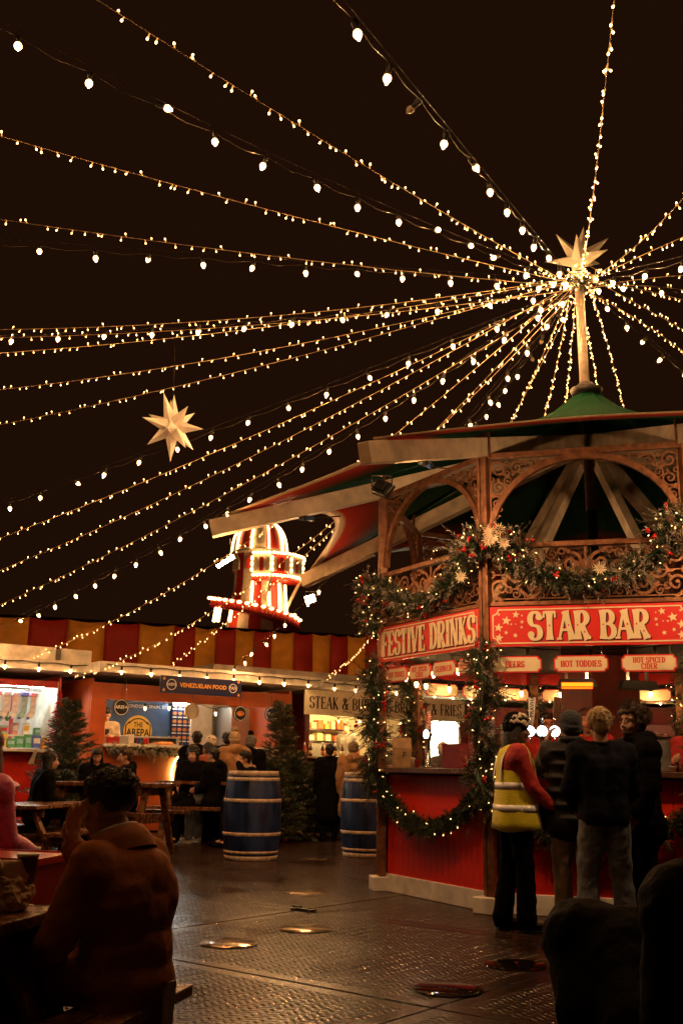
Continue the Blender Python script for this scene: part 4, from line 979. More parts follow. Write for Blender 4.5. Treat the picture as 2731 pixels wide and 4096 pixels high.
# back wall picture and menu
x0, x1, z0, z1 = px_rect(415, 2835, 690, 3010, A0, 2.5); 
M_poster = mat('blue_poster', (.012, .05, .20), .5, var=.5, vscale=2, col2=(.05, .14, .35))
t, tb_ = board(None, MA, x0 - .1, x1, 1.35, ZE - .32, 2.52, 'wall_poster', 'blue poster with yellow round emblem reading THE AREPA on the stall back wall', M_poster)
xc, zc_ = uof(553, 2925, A0, 2.5); rr_ = .33; fr = sfr(MA, xc, zc_, 2.515)
mb = MB(); mb.prism(arc(0, 0, rr_, rr_, 0, 352, 44), .004, fr, 0, -.004); mb.build('round_emblem', M_yellow, tb_)
mb = MB(); mb.ribbon(arc(0, 0, rr_ * .8, rr_ * .8, 35, 145, 14), .025, .003, fr, 0, -.008); mb.ribbon([(-rr_ * .75, -.18), (rr_ * .75, -.18)], .02, .003, fr, 0, -.008)
for sg in (-1, 1): mb.ribbon([(sg * rr_ * .86, -.1), (sg * rr_ * .86, .12), (sg * rr_ * .6, .2)], .025, .003, fr, 0, -.008)
mb.build('emblem_lines', M_black, tb_)
plain_text('lettering', 'AREPA', .22, lambda x, y, d: fr(x * .82, y - .035, d - .009), M_black, tb_, .025)
plain_text('lettering', 'THE', .145, lambda x, y, d: fr(x * .8, y + .13, d - .009), M_black, tb_, .02)
plain_text('lettering', 'LONDON', .075, lambda x, y, d: fr(x, y - .21, d - .009), M_black, tb_, .01)
plain_text('lettering', 'LONDON | SPAIN, ESPANA', .1, lambda x, y, d: fr(x + .3, y + .52, d - .001), M_cwhite, tb_, .01)
M_sky = mat('pale_print', (.55, .62, .62), .6)
for k, (dx, w, h) in enumerate(((.62, .16, .2), (.80, .2, .26), (.92, .07, .42), (-.62, .2, .22), (-.8, .14, .16))):
    mb = MB(); mb.prism([(dx - w / 2, -.36), (dx + w / 2, -.36), (dx + w / 2, -.36 + h), (dx, -.36 + h * 1.2), (dx - w / 2, -.36 + h)], .003, fr, 0, -.003 - .0004 * k); mb.build('printed_house', M_sky, tb_)
mb = MB(); mb.prism([(1.02, -.36), (1.24, -.36), (1.13, .1)], .003, fr, 0, -.006); mb.build('printed_tree', M_yellow, tb_)
x0, x1, z0, z1 = px_rect(690, 2820, 765, 3010, A0, 2.45)
t, tb_ = board(None, MA, x0, x1, 1.4, ZE - .3, 2.44, 'menu_board', 'dark blue menu board with rows of food pictures in the orange stall', M_navy)
M_food = mat('food_print', (.62, .22, .05), .6, var=.4)
for r_ in range(5):
    for c_ in range(4):
        xx = x0 + (x1 - x0) * (c_ + .5) / 4; zz = 2.45 - .17 * r_; f2 = sfr(MA, xx, zz, 2.435)
        mb = MB(); mb.prism(arc(0, .03, .05, .04, 0, 340, 10), .003, f2, 0, -.003); mb.build('food_picture', M_food, tb_)
        mb = MB(); mb.prism([(-.05, -.06), (.05, -.06), (.05, -.035), (-.05, -.035)], .002, f2, 0, -.002); mb.build('price_line', M_cwhite, tb_)
mb = MB(MA); mb.box(((x0 + x1) / 2, 2.40, ZE - .36), (.5, .05, .04)); mb.build('board_lamp', M_tube_c, t)
# door and fridge at the right of the kitchen
x0, x1, z0, z1 = px_rect(765, 2850, 860, 3010, A0, 2.4)
t = thing('kitchen_door', MA @ Vector((x0, 2.4, .53)), 'pale door panel in the back of the orange stall', 'door'); mb = MB(MA); mb.box(((x0 + x1) / 2 - .05, 2.42, 1.62), (x1 - x0 - .12, .05, 2.1)); mb.build('door_leaf', M_inner, t); mb = MB(MA); mb.box((x1 - .14, 2.38, 1.6), (.03, .04, .16)); mb.build('handle', M_steel, t)
t = thing('fridge', MA @ Vector((x1 + .5, 2.0, .53)), 'tall steel fridge inside the orange stall at right', 'fridge'); mb = MB(MA); mb.box((x1 + .5, 2.1, 1.5), (1.0, .6, 1.95)); mb.build('cabinet', M_brushed, t, bevel=.01)
for k in (-1, 1): mb = MB(MA); mb.box((x1 + .5 + k * .25, 1.785, 1.5), (.48, .03, 1.85)); mb.build('door', M_brushed, t, bevel=.006)
# round hanging signs
def disc_sign(px, py, r, m, label, text=None, o=A0, v=.05, M=MA):
    x, z = uof(px, py, o, v); c = M @ Vector((x, v, z)); t = thing('round_sign', c, label, 'sign'); fr = sfr(M, x, z, v)
    mb = MB(); mb.prism(arc(0, 0, r, r, 0, 350, 36), .03, fr); mb.build('disc', m, t)
    mb = MB(); outline(mb, arc(0, 0, r * .88, r * .88, 0, 346, 25), .012, fr, -.003); mb.build('rim_line', M_cwhite if m != M_inner else M_gold, t)
    mb = MB(M); mb.tube([(x, v + .015, z + r), (x, v + .015, 2.75)], .005, 4); mb.build('hanger', M_black, t)
    if text: plain_text('lettering', text, r * .55, lambda a, b, d: fr(a, b, d - .004), M_cwhite, t, .02)
    return t
disc_sign(487, 2829, .155, M_black, 'round black sign hanging left in the orange stall window', 'AREPA')
disc_sign(770, 2845, .155, M_inner, 'round pale sign hanging in the middle of the orange stall window')
tf = disc_sign(962, 2854, .155, M_black, 'round black sign with a food picture in the orange stall window'); xx, zz = uof(962, 2854, A0, .05); mb = MB(); mb.prism(arc(0, 0, .09, .05, 0, 340, 14), .004, sfr(MA, xx, zz, .045), 0, -.002); mb.build('food_picture', M_food, tf)
disc_sign(1086, 2857, .15, M_navy, 'round navy sign reading PAN at the right end of the orange stall', 'PAN', v=-.02)
for px, lb in ((507, 'left'), (1078, 'right')):
    x, z = uof(px, 2740, A0, -.2); mb = MB(MA); 
    for k in range(12): mb.tube([(x, -.2, ZE - .1 - .055 * k), (x + .012 * (-1) ** k, -.2, ZE - .13 - .055 * k), (x, -.2, ZE - .16 - .055 * k)], .006, 5)
    tag(mb.build('hanging_chain', M_steel, origin=MA @ Vector((x, -.2, ZE - .7))), 'short chain hanging at the %s of the orange stall front' % lb, 'chain')
bulb_line([MA @ Vector((.4 + (AL - 1.9) * k / 24, .35, 2.40 - .07 * math.sin(k * math.pi / 6) ** 2)) for k in range(25)], 'bulbs on cable inside the orange stall window', 'window_light_string', 5)
# counter items in the arepa stall
M_can = mat('can_red', (.5, .03, .03), .3, metal=.4); M_canb = mat('can_blue', (.03, .06, .3), .3, metal=.4); M_canw = mat('can_silver', (.6, .6, .6), .3, metal=.6)
def tin(c, r, h, m, label, cat='can', name='drink_can'):
    mb = MB(); mb.lathe([(r * .8, 0), (r, .01), (r, h - .015), (r * .8, h)], c, 12); return tag(mb.build(name, m, origin=c), label, cat, 'small goods on the stall counters')
for k, px in enumerate((556, 566, 576, 588)):
    x, z = uof(px, 2985, A0, .12); tin(MA @ Vector((x, .12, 1.585)), .033, .125, (M_canb, M_black, M_can, M_can)[k], 'drink can %s in the row on the orange stall counter' % ('leftmost', 'second from left', 'third from left', 'rightmost')[k])
for k, (px, w, h) in enumerate(((455, .22, .13), (490, .2, .16), (520, .12, .18))):
    x, z = uof(px, 2985, A0, .15); mb = MB(MA); mb.box((x, .18, 1.585 + h / 2), (w, .16, h)); tag(mb.build('food_tub', (M_can, M_canw, M_inner)[k], origin=MA @ Vector((x, .18, 1.585)), bevel=.015), '%s tub on the orange stall counter near the man with phone' % ('red', 'steel', 'pale')[k], 'tub')
x, z = uof(600, 2950, A0, .3); t = thing('display_case', MA @ Vector((x, .4, 1.585)), 'low steel display case on the orange stall counter', 'display case')
mb = MB(MA); mb.box((x, .42, 1.585 + .08), (1.25, .28, .16)); mb.build('case', M_brushed, t, bevel=.01); mb = MB(MA); mb.box((x, .275, 1.585 + .08), (1.1, .01, .10)); mb.build('glass_front', M_steel, t)
for k, px in enumerate((650, 664, 678)):
    x, z = uof(px, 2985, A0, .12); mb = MB(); c = MA @ Vector((x, .14, 1.61)); mb.ell(c, (.09, .08, .045), nu=12, nv=8); tag(mb.build('arepa_bun', M_food, origin=c), ('left', 'middle', 'right')[k] + ' bun in the heap of food on the orange stall counter', 'food')
# neon mark on the stall front
M_neon = glow('neon_yellow', (1.0, .95, .22), 9.0); M_neonw = glow('neon_white', (.9, 1.0, .6), 9.0)
x, z = uof(718, 3090, A0, .2); t = thing('neon_sign', MA @ Vector((x, .2, z)), 'round yellow and white neon sign on the orange stall front', 'neon sign'); fr = sfr(MA, x, z, .2)
mb = MB(); mb.tube([fr(a, b, -.03) for a, b in arc(.12, .0, .30, .36, 75, 285, 24)], .017, 8); mb.build('outer_tube', M_neon, t)
mb = MB(); mb.tube([fr(a, b, -.04) for a, b in [(-.07, -.22), (-.07, .12)] + arc(.02, .06, .10, .10, 160, -200, 20)], .022, 8); mb.build('letter_tube', M_neonw, t)
garland([MA @ Vector((.3 + (AL - 1.2) * k / 10, -.02, 1.48 + .02 * math.sin(k))) for k in range(11)], 'frosted garland along the counter of the orange stall', .10, 200, .5, 0, 0, 41, 'garlands along stall counters')
# --- gift stall on the left
LZ = ZE - .12; L1 = onz(305, 2700, LZ); L1 = min([A0 - au * .35 + av * (k * .05) for k in range(-20, 70)], key=lambda q: abs(proj(q + Vector((0, 0, 1.5)) * Vector((1, 1, 1)))[0] - 300)); L1.z = 0; gl = 4.6; L0 = L1 - au * gl
gift, MG = build_stall('gift_stall', L0, gl, 'red gift stall with bright cold lights at the left edge', M_red, M_tube_c, op0=.25, op1=gl - .06, zc=1.46, ztop=2.58, ntube=3)
bx = MB(MG); bx.box((2.6, -.1, ZE + .22), (3.2, .5, .28)); tag(bx.build('roof_box', M_white, origin=MG @ Vector((2.6, -.1, ZE + .08)), bevel=.01), 'long white box lying on the gift stall roof', 'box')
M_pl = [mat('goods_%d' % k, c, .5, var=.3, vscale=12) for k, c in enumerate(((.75, .72, .66), (.6, .05, .06), (.75, .5, .04), (.08, .3, .1), (.08, .12, .4), (.65, .3, .35), (.3, .5, .5), (.85, .82, .8)))]
rg = random.Random(5); CN = ('white', 'red', 'yellow', 'green', 'blue', 'pink', 'teal', 'pale'); ORD = ('first', 'second', 'third', 'fourth', 'fifth', 'sixth', 'seventh', 'eighth', 'ninth', 'tenth', 'eleventh', 'twelfth')
for k in range(11):     # stockings hanging from the rail
    x = gl - 2.1 + .165 * k; ci = (0, 7, 0, 5, 7, 0, 7, 0, 7, 6, 0)[k]; c = MG @ Vector((x, .42, 2.1)); t = thing('stocking', c, '%s hanging stocking from the left in the gift stall window' % ORD[k], 'stocking', 'stockings hanging in the gift stall')
    fr = sfr(MG, x, 2.05, .42); h = .40
    mb = MB(); mb.prism([(-.055, .40), (.055, .40), (.055, .10), (.02, -.02), (-.06, -.06), (-.12, -.03), (-.11, .04), (-.05, .09)], .05, fr); sk_ = mb.build('sock', M_pl[ci], t, bevel=.015)
    mb = MB(); mb.box(MG @ Vector((x, .445, 2.45)), (.135, .075, .09), rot=MG.to_3x3()); mb.build('cuff', M_pl[rg.choice((0, 5, 7, 4))], sk_, bevel=.015)
    mb = MB(); mb.box(MG @ Vector((x - .08, .445, 2.02)), (.05, .055, .05), rot=MG.to_3x3()); mb.build('toe', M_pl[4], sk_, bevel=.01)
mb = MB(MG); mb.box((gl - .085, 1.3, 1.9), (.02, 2.2, 1.6)); mb.build('white_lining', M_white, gift)
mb = MB(MG); mb.tube([(.3, .46, 2.52), (gl - .3, .46, 2.52)], .012, 6); mb.build('goods_rail', M_steel, gift)
for r_, (zz, n) in enumerate(((1.49, 12), (1.72, 9))):
    if r_: mb = MB(MG); mb.box((gl - 1.15, .66, zz - .015), (2.0, .3, .03)); mb.build('shelf', M_white, gift)
    for k in range(n):
        x = gl - 2.05 + (1.9 / n) * (k + .5); w, h = rg.uniform(.11, .16), rg.uniform(.12, .24); ci = rg.randrange(8)
        c = MG @ Vector((x, .30 + .36 * r_, zz)); t = thing('gift_box', c, '%s boxed gift, %s from left on the %s' % (CN[ci], ORD[k], ('gift stall counter', 'gift stall shelf')[r_]), 'gift')
        mb = MB(MG); mb.box((x, .30 + .36 * r_, zz + h / 2), (w, .1, h)); ct_ = mb.build('carton', M_pl[ci], t, bevel=.006)
        mb = MB(MG); mb.box((x, .30 + .36 * r_ - .052, zz + h * .55), (w * .75, .004, h * .4)); mb.build('print_panel', M_pl[(ci + 3) % 8], ct_)
for k in range(7):
    x = gl - 1.6 + .12 * k; c = MG @ Vector((x, .5, 2.02)); mb = MB(); mb.ell(c, (.05, .05, .065), nu=10, nv=8); mb.ell(c + Vector((0, -.01, .08)), .035, nu=10, nv=8); t_ = tag(mb.build('plush_toy', M_pl[(k * 3 + 1) % 8], origin=c), '%s plush toy from the left in the gift stall' % ORD[k], 'toy', 'plush toys in the gift stall')
# --- steak stall on the right
S0 = A1 + au * .55 + av * .35; SLn = 4.9
steak, MS = build_stall('steak_stall', S0, SLn, 'dark stall selling steak with glowing yellow kitchen', mat('dark_red_board', (.10, .012, .010), .5, var=.2), M_tube_y, op0=.15, op1=SLn - 1.9, zc=1.45, ztop=2.45, ntube=3)
M_signc = mat('sign_pale', (.80, .68, .50), .55, var=.1)
x0, z_ = uof(1216, 2796, S0, -.64); x1, z2_ = uof(1852, 2830, S0, -.64); z0 = ZE - .62; z1 = ZE - .12; 
t, tb_ = board(None, MS, x0, x1, z0, z1, -.68, 'stall_sign', 'long cream sign reading STEAK & BURGERS BRISKET & FRIES above the glowing kitchen', M_signc)
fr = sfr(MS, (x0 + x1) / 2, (z0 + z1) / 2, -.685)
s_ = 'STEAK & BURGERS BRISKET & FRIES'; tw = sum(GL[c][0] + .06 for c in s_)
mb, w = fancy(s_, .25, fr, 0, thick=.15, thin=.035, track=.06, sx=(x1 - x0 - .2) / (tw * .25), th=.003, off=-.003, flare=.0); mb.build('lettering', M_black, tb_)
bulb_line([MS @ Vector((.1 + (SLn - .3) * k / 24, -.5, z0 + .02 - .05 * math.sin(k * math.pi / 4) ** 2)) for k in range(25)], 'bulbs hanging below the cream steak sign', 'window_light_string', 8, .8)
M_box = [mat('pack_%d' % k, c, .6, var=.3, vscale=15) for k, c in enumerate(((.75, .45, .1), (.7, .6, .3), (.6, .15, .05), (.8, .7, .5)))]
for zz, n in ((2.12, 13), (1.82, 10)):
    mb = MB(MS); mb.box((1.5, 2.35, zz - .02), (2.7, .35, .03)); mb.build('shelf', M_steel, steak)
    for k in range(n):
        x = .25 + 2.5 * (k + .5) / n; h = rg.uniform(.1, .26); ci = rg.randrange(4); mb = MB(MS); mb.box((x, 2.3, zz + h / 2), (rg.uniform(.1, .17), .2, h))
        tag(mb.build('food_pack', M_box[ci], origin=MS @ Vector((x, 2.3, zz)), bevel=.006), '%s food pack from left on the %s steak stall shelf' % (ORD[min(k, 11)], 'upper' if zz > 2 else 'lower') if k < 12 else 'last food pack at the right end of the upper steak stall shelf', 'package')
mb = MB(MS); mb.box((1.5, 1.9, 1.15), (2.2, .6, 1.2)); t = thing('grill', MS @ Vector((1.5, 1.9, .53)), 'steel grill with hood in the glowing steak stall', 'grill'); mb.build('grill_body', M_brushed, t); mb = MB(MS); mb.box((1.5, 1.85, 1.8), (1.2, .5, .05)); mb.build('hood', M_steel, t)
M_sauce = mat('dark_bottle', (.05, .015, .01), .25); M_ketch = mat('ketchup_bottle', (.42, .03, .015), .35)
for k, px in enumerate((1220, 1244, 1292, 1308, 1342, 1370, 1432)):
    x, z = uof(px, 3010, S0, .0); c = MS @ Vector((x, .02, 1.455)); t = thing('sauce_bottle', c, '%s sauce bottle from the left on the steak stall counter' % ORD[k], 'bottle', 'sauce bottles on the steak stall')
    mb = MB(); mb.lathe([(.036, 0), (.04, .01), (.04, .15), (.016, .20), (.016, .22)], c, 12); bo_ = mb.build('bottle_body', M_sauce if k % 3 else M_ketch, t)
    mb = MB(); mb.lathe([(.019, .22), (.019, .245), (.008, .28)], c, 10); mb.build('cap', M_ketch if k % 2 else M_cwhite, bo_)
    mb = MB(); mb.lathe([(.0405, .04), (.0405, .11)], c, 12); mb.build('label_band', M_box[k % 4], bo_)
# bright side window right of the kitchen
x0 = SLn - 1.45; mb = MB(MS); mb.box((x0 + .55, .20, 1.95), (.95, .02, 1.0)); mb.build('lit_window', glow('window_glow', (.95, 1.0, .62), 5.0), steak)
mb = MB(MS)
for a, b in (((x0 + .02, 1.42), (x0 + 1.08, 1.42)), ((x0 + .02, 2.48), (x0 + 1.08, 2.48)), ((x0 + .05, 1.42), (x0 + .05, 2.48)), ((x0 + 1.05, 1.42), (x0 + 1.05, 2.48))): mb.box(((a[0] + b[0]) / 2, .19, (a[1] + b[1]) / 2), (abs(b[0] - a[0]) + .06, .06, abs(b[1] - a[1]) + .06))
mb.build('window_frame', M_white, steak)
# --- stalls behind the bar
for k, (px, Y, ln, lb) in enumerate(((1880, 25.0, 5.2, 'dark red stall with cream roof band seen through the bar'), (2440, 24.0, 5.4, 'dark red stall with bulbs seen through the bar at right'))):
    p = at(px, 3060, Y); o = Vector((p.x, p.y, 0)); sv_au, sv_av = au, av
    au = Vector((.995, .1, 0)).normalized(); av = Vector((-au.y, au.x, 0))
    build_stall('far_stall', o, ln, lb, mat('far_red', (.16, .014, .012), .5, var=.2), M_tube_w, op0=.8, op1=2.6 + k, zc=1.4, ztop=2.3, ntube=1)
    au, av = sv_au, sv_av
# --- striped big top behind the stalls
ZW = at(0, 2462, 24.0).z
W0 = onz(-160, 2452, ZW); W1 = onz(1560, 2552, ZW)
wu = (W1 - W0); WL = wu.length; wu = wu.normalized(); wv = Vector((-wu.y, wu.x, 0))
M_st1 = mat('stripe_amber', (.84, .36, .035), .7, var=.2, vscale=2.5, bump=.15, bscale=5); M_st2 = mat('stripe_crimson', (.46, .022, .010), .7, var=.2, vscale=2.5, bump=.15, bscale=5)
tent = thing('striped_tent', W0.lerp(W1, .5) * Vector((1, 1, 0)) if False else Vector(((W0.x + W1.x) / 2, (W0.y + W1.y) / 2, 0)), 'long red and amber striped tent wall behind the food stalls', 'tent')
edges_px = [-160, -75, 108, 265, 415, 553, 693, 777, 862, 940, 1015, 1085, 1175, 1250, 1320, 1390, 1462, 1560]
def tent_s(px):
    d = ray(px, 2600); q = (W0 - Vector((0, 0, CAMZ))).dot(wv) / d.dot(wv); return (Vector((0, 0, CAMZ)) + d * q - W0).dot(wu)
for k in range(len(edges_px) - 1):
    s0, s1 = tent_s(edges_px[k]), tent_s(edges_px[k + 1]); mb = MB(); n = 8; m = 10; vs = []
    for j in range(m + 1):
        z = 2.0 + (ZW - 2.0) * j / m
        for i in range(n + 1):
            s = s0 + (s1 - s0) * i / n; b = .10 * math.sin(math.pi * i / n) * math.sin(math.pi * min(1, j / m * .9 + .1)) + .03 * math.sin(s * 5 + j * .7)
            p = W0 + wu * s - wv * b; vs.append((p.x, p.y, z - .05 * math.sin(math.pi * i / n) * (j == m)))
    mb.add(vs, [(j * (n + 1) + i, j * (n + 1) + i + 1, (j + 1) * (n + 1) + i + 1, (j + 1) * (n + 1) + i) for j in range(m) for i in range(n)], smooth=True)
    o = mb.build('stripe', M_st1 if k % 2 else M_st2, tent); so = o.modifiers.new('cloth', 'SOLIDIFY'); so.thickness = .01
M_tr = mat('tent_roof', (.10, .012, .008), .6, var=.3)
mb = MB(); mb.add([W0 - wv * .1 + Vector((0, 0, .02)), W1 - wv * .1 + Vector((0, 0, .02)), W1 + wv * 9 + Vector((0, 0, .35)), W0 + wv * 9 + Vector((0, 0, .35))], [(0, 1, 2, 3)]); mb.build('tent_roof', M_tr, tent)
# roof boxes (white ducts) on stalls
for (px, py, w, h, lb) in ((285, 2640, .62, .36, 'small white vent box above the gift stall roof corner'),):
    x, z = uof(px, py, A0, 1.0); mb = MB(MA); mb.box((x, 1.0, z), (w, .5, h)); tag(mb.build('vent_box', M_white, origin=MA @ Vector((x, 1, z - h / 2)), bevel=.02), lb, 'box')
x, z = uof(820, 2690, A0, 1.2); x2, z2 = uof(1490, 2690, A0, 1.2); mb = MB(MA); mb.box(((x + x2) / 2, 1.3, ZE + .22), (x2 - x, .9, .32)); tag(mb.build('roof_duct', M_roof, origin=MA @ Vector(((x + x2) / 2, 1.3, ZE + .06)), bevel=.015), 'long pale roof box on top of the food stalls', 'roof box')
# ================================================================== HELTER SKELTER
HY = 46.0
def hp(x, y): return at(x, y, HY)
hb = hp(1014, 2900); hc = Vector((hb.x, hb.y, 0)); 
hs = thing('helter_skelter', hc, 'red and white helter skelter tower with bulb lines and a domed top', 'fairground ride')
M_hred = mat('ride_red', (.62, .035, .02), .5, var=.2); M_hwhite = mat('ride_cream', (.80, .60, .45), .5, var=.15)
M_hb = glow('ride_bulb', (1.0, .60, .20), 5.0)
def zat(y): return hp(1030, y).z
zt, zb_ = zat(2215), 0.0
sc = (hp(1130, 2300) - hp(930, 2300)).length / 200      # metres per picture pixel there
R1 = 98 * sc; R2 = 150 * sc; R0 = 205 * sc
def oct_r(z): 
    z1 = zat(2345)
    if z > z1: return R1
    t = (z1 - z) / z1; return R1 + (R0 * 1.25 - R1) * t ** 1.15
nS = 16
for k in range(nS):
    mb = MB(); q0, q1 = 2 * math.pi * k / nS + .2, 2 * math.pi * (k + 1) / nS + .2; zs = [0, 3, 6, zat(2470), zat(2420), zat(2345), zt]
    vs = []
    for z in zs:
        r = oct_r(z); 
        for q in (q0, q1): vs.append((hc.x + r * math.cos(q), hc.y + r * math.sin(q), z))
    mb.add(vs, [(2 * i, 2 * i + 1, 2 * i + 3, 2 * i + 2) for i in range(len(zs) - 1)]); mb.build('tower_panel', M_hred if k % 2 else M_hwhite, hs)
dome_top = zat(2085)
mb = MB(); prof = [(R1 * 1.08 * math.cos(q) ** .7 if q < 1.55 else .02, zt + (dome_top - zt) * math.sin(q)) for q in [k * math.pi / 2 / 10 for k in range(11)]]
mb.lathe(prof, hc, 20)
for q_ in range(len(mb.f)): mb.m[q_] = (q_ % 20) // 2 % 2 if len(mb.f[q_]) == 4 else 0
mb.build('dome', [M_hred, M_hwhite], hs)
for k in range(10):
    q = 2 * math.pi * k / 10 + .1; mb = MB(); mb.tube([(hc.x + (r + .06) * math.cos(q), hc.y + (r + .06) * math.sin(q), z) for r, z in prof], .05, 6); mb.build('dome_light_rib', M_hb, hs)
mb = MB(); mb.lathe([(R1 * 1.12, zt - .12), (R1 * 1.16, zt), (R1 * 1.05, zt + .1)], hc, 16); mb.build('cornice', M_hwhite, hs)
# window openings under the cornice
for k in range(8):
    q = 2 * math.pi * (k + .5) / 8 + .2 + math.pi; r = R1 * 1.01; c = Vector((hc.x + r * math.cos(q), hc.y + r * math.sin(q), zat(2262))); d = Vector((math.cos(q), math.sin(q), 0)); x = Vector((-d.y, d.x, 0))
    mb = MB(); mb.prism([(-.28, -.35), (.28, -.35), (.28, .05), (0, .4), (-.28, .05)], .06, lambda a, b, dd: c + x * a + Vector((0, 0, b)) - d * (dd - .07)); mb.build('arched_window', M_hred if k % 2 else M_hwhite, hs)
# balcony box on the right
bz0, bz1 = zat(2322), zat(2235); br = R1 * 1.62; bq = [R(-118 + 34 * k) for k in range(5)]
bc = Vector((hc.x + R1 * .45, hc.y, 0)); BP = [Vector((bc.x + br * .82 * math.cos(q), bc.y + br * .82 * math.sin(q), 0)) for q in bq]
for k in range(4):
    a, b = BP[k], BP[k + 1]; u = (b - a).normalized(); w = (b - a).length; n = Vector((u.y, -u.x, 0))
    mb = MB(); mb.add([a + Vector((0, 0, bz0)), b + Vector((0, 0, bz0)), b + Vector((0, 0, bz1)), a + Vector((0, 0, bz1))], [(0, 1, 2, 3)]); o = mb.build('balcony_panel', M_hred if k % 2 else M_hwhite, hs); so = o.modifiers.new('t', 'SOLIDIFY'); so.thickness = .08
    for zz in (bz0, bz1):
        for j in range(5):
            p = a.lerp(b, (j + .5) / 5) + n * .1 + Vector((0, 0, zz)); mb = MB(); mb.ell(p, (.09, .09, .06), nu=8, nv=6); mb.build('bulb', M_hb, hs)
    for j in range(1, 4):
        for p in (a,): p2 = p + n * .1 + Vector((0, 0, bz0 + (bz1 - bz0) * j / 4)); mb = MB(); mb.ell(p2, (.06, .06, .11), nu=8, nv=6); mb.build('bulb', M_hb, hs)
    for j in range(3):
        p = a.lerp(b, (j + .5) / 3); mb = MB(); mb.box(p + n * .06 + Vector((0, 0, (bz0 + bz1) / 2)), (w * .2, .06, (bz1 - bz0) * .62), rot=Matrix(((u.x, n.x, 0), (u.y, n.y, 0), (0, 0, 1)))); mb.build('balcony_window', M_hwhite if j != 1 else M_hred, hs)
mb = MB(); mb.add([p + Vector((0, 0, bz0)) for p in BP] + [hc + Vector((0, 0, bz0))], [(0, 1, 2, 3, 4, 5)]); o = mb.build('balcony_floor', M_hred, hs); so = o.modifiers.new('t', 'SOLIDIFY'); so.thickness = .15
for k in (1, 3):
    mb = MB(); mb.beam(BP[k] + Vector((0, 0, bz0 - .05)), hc + Vector(((BP[k] - hc).x * .55, (BP[k] - hc).y * .55, bz0 - 1.9)), .12, .12); mb.build('balcony_brace', M_hwhite, hs)
# light tubes on the tower and the slide
for px in (1018, 1080, 1118, 1140):
    r = oct_r(zat(2400)) + .1; xx = hp(px, 2400).x - hc.x; yy = -math.sqrt(max(.05, r * r - min(xx, r * .98) ** 2)); k2 = 1.25
    r2 = oct_r(zat(2480)) + .12; mb = MB(); a = Vector((hc.x + xx, hc.y + yy, zat(2345))); s_ = r2 / r; b = Vector((hc.x + xx * s_, hc.y + yy * s_, zat(2440 if px < 1100 else 2500))); mb.tube([a, b], .06, 6); mb.build('light_tube', M_hb, hs)
slide = []; zs0, zs1 = zat(2410), zat(2520)
for k in range(40):
    t = k / 39; q = R(-205 + 190 * t); z = zs0 + (zs1 - zs0) * t; r = oct_r(z) * (1.30 - .28 * t) + .1; slide.append(Vector((hc.x + r * math.cos(q), hc.y + r * math.sin(q), z)))
mb = MB()
for a, b in zip(slide, slide[1:]): mb.beam(a, b + (b - a) * .1, 1.0, .12)
mb.build('slide', M_hred, hs)
mb = MB()
for a, b in zip(slide, slide[1:]):
    o = Vector(((a - hc).x, (a - hc).y, 0)).normalized() * .42; mb.beam(a + o + Vector((0, 0, .2)), b + o + Vector((0, 0, .2)), .07, .45)
mb.build('slide_side', M_hred, hs)
for k in range(0, 40, 2):
    a = slide[k]; o = Vector(((a - hc).x, (a - hc).y, 0)).normalized() * .50; mb = MB(); mb.ell(a + o + Vector((0, 0, .34)), (.11, .11, .07), nu=8, nv=6); mb.build('bulb', M_hb, hs)
for px in (880, 895, 940): a, b = hp(px, 2450), hp(px - 8, 2505); mb = MB(); mb.tube([Vector((a.x, hc.y - oct_r(a.z) - .15, a.z)), Vector((b.x, hc.y - oct_r(b.z) - .15, b.z))], .08, 6); mb.build('light_tube', M_hb, hs)
# flag
M_flag = mat('flag_red', (.45, .04, .05), .6); M_flagb = mat('flag_blue', (.05, .08, .3), .6)
mb = MB(); fp0, fp1 = hp(1030, 2100), hp(1030, 1985); mb.tube([Vector((hc.x, hc.y, dome_top)), Vector((hc.x, hc.y, fp1.z))], .05, 6); mb.build('flag_pole', M_hwhite, hs)
fz = fp1.z; fx = hc.x; mb = MB()
mb.add([(fx, hc.y, fz), (fx, hc.y, fz - .5), (fx - .65, hc.y - .1, fz - 1.0), (fx - 1.2, hc.y + .05, fz - 1.1), (fx - .6, hc.y, fz - .55)], [(0, 1, 2, 4), (4, 2, 3)]); mb.build('flag', M_flag, hs)
mb = MB(); mb.add([(fx - .05, hc.y - .12, fz - .2), (fx - .05, hc.y - .12, fz - .3), (fx - .9, hc.y - .12, fz - .92), (fx - .9, hc.y - .12, fz - .82)], [(0, 1, 2, 3)]); mb.build('flag_cross', M_hwhite, hs)
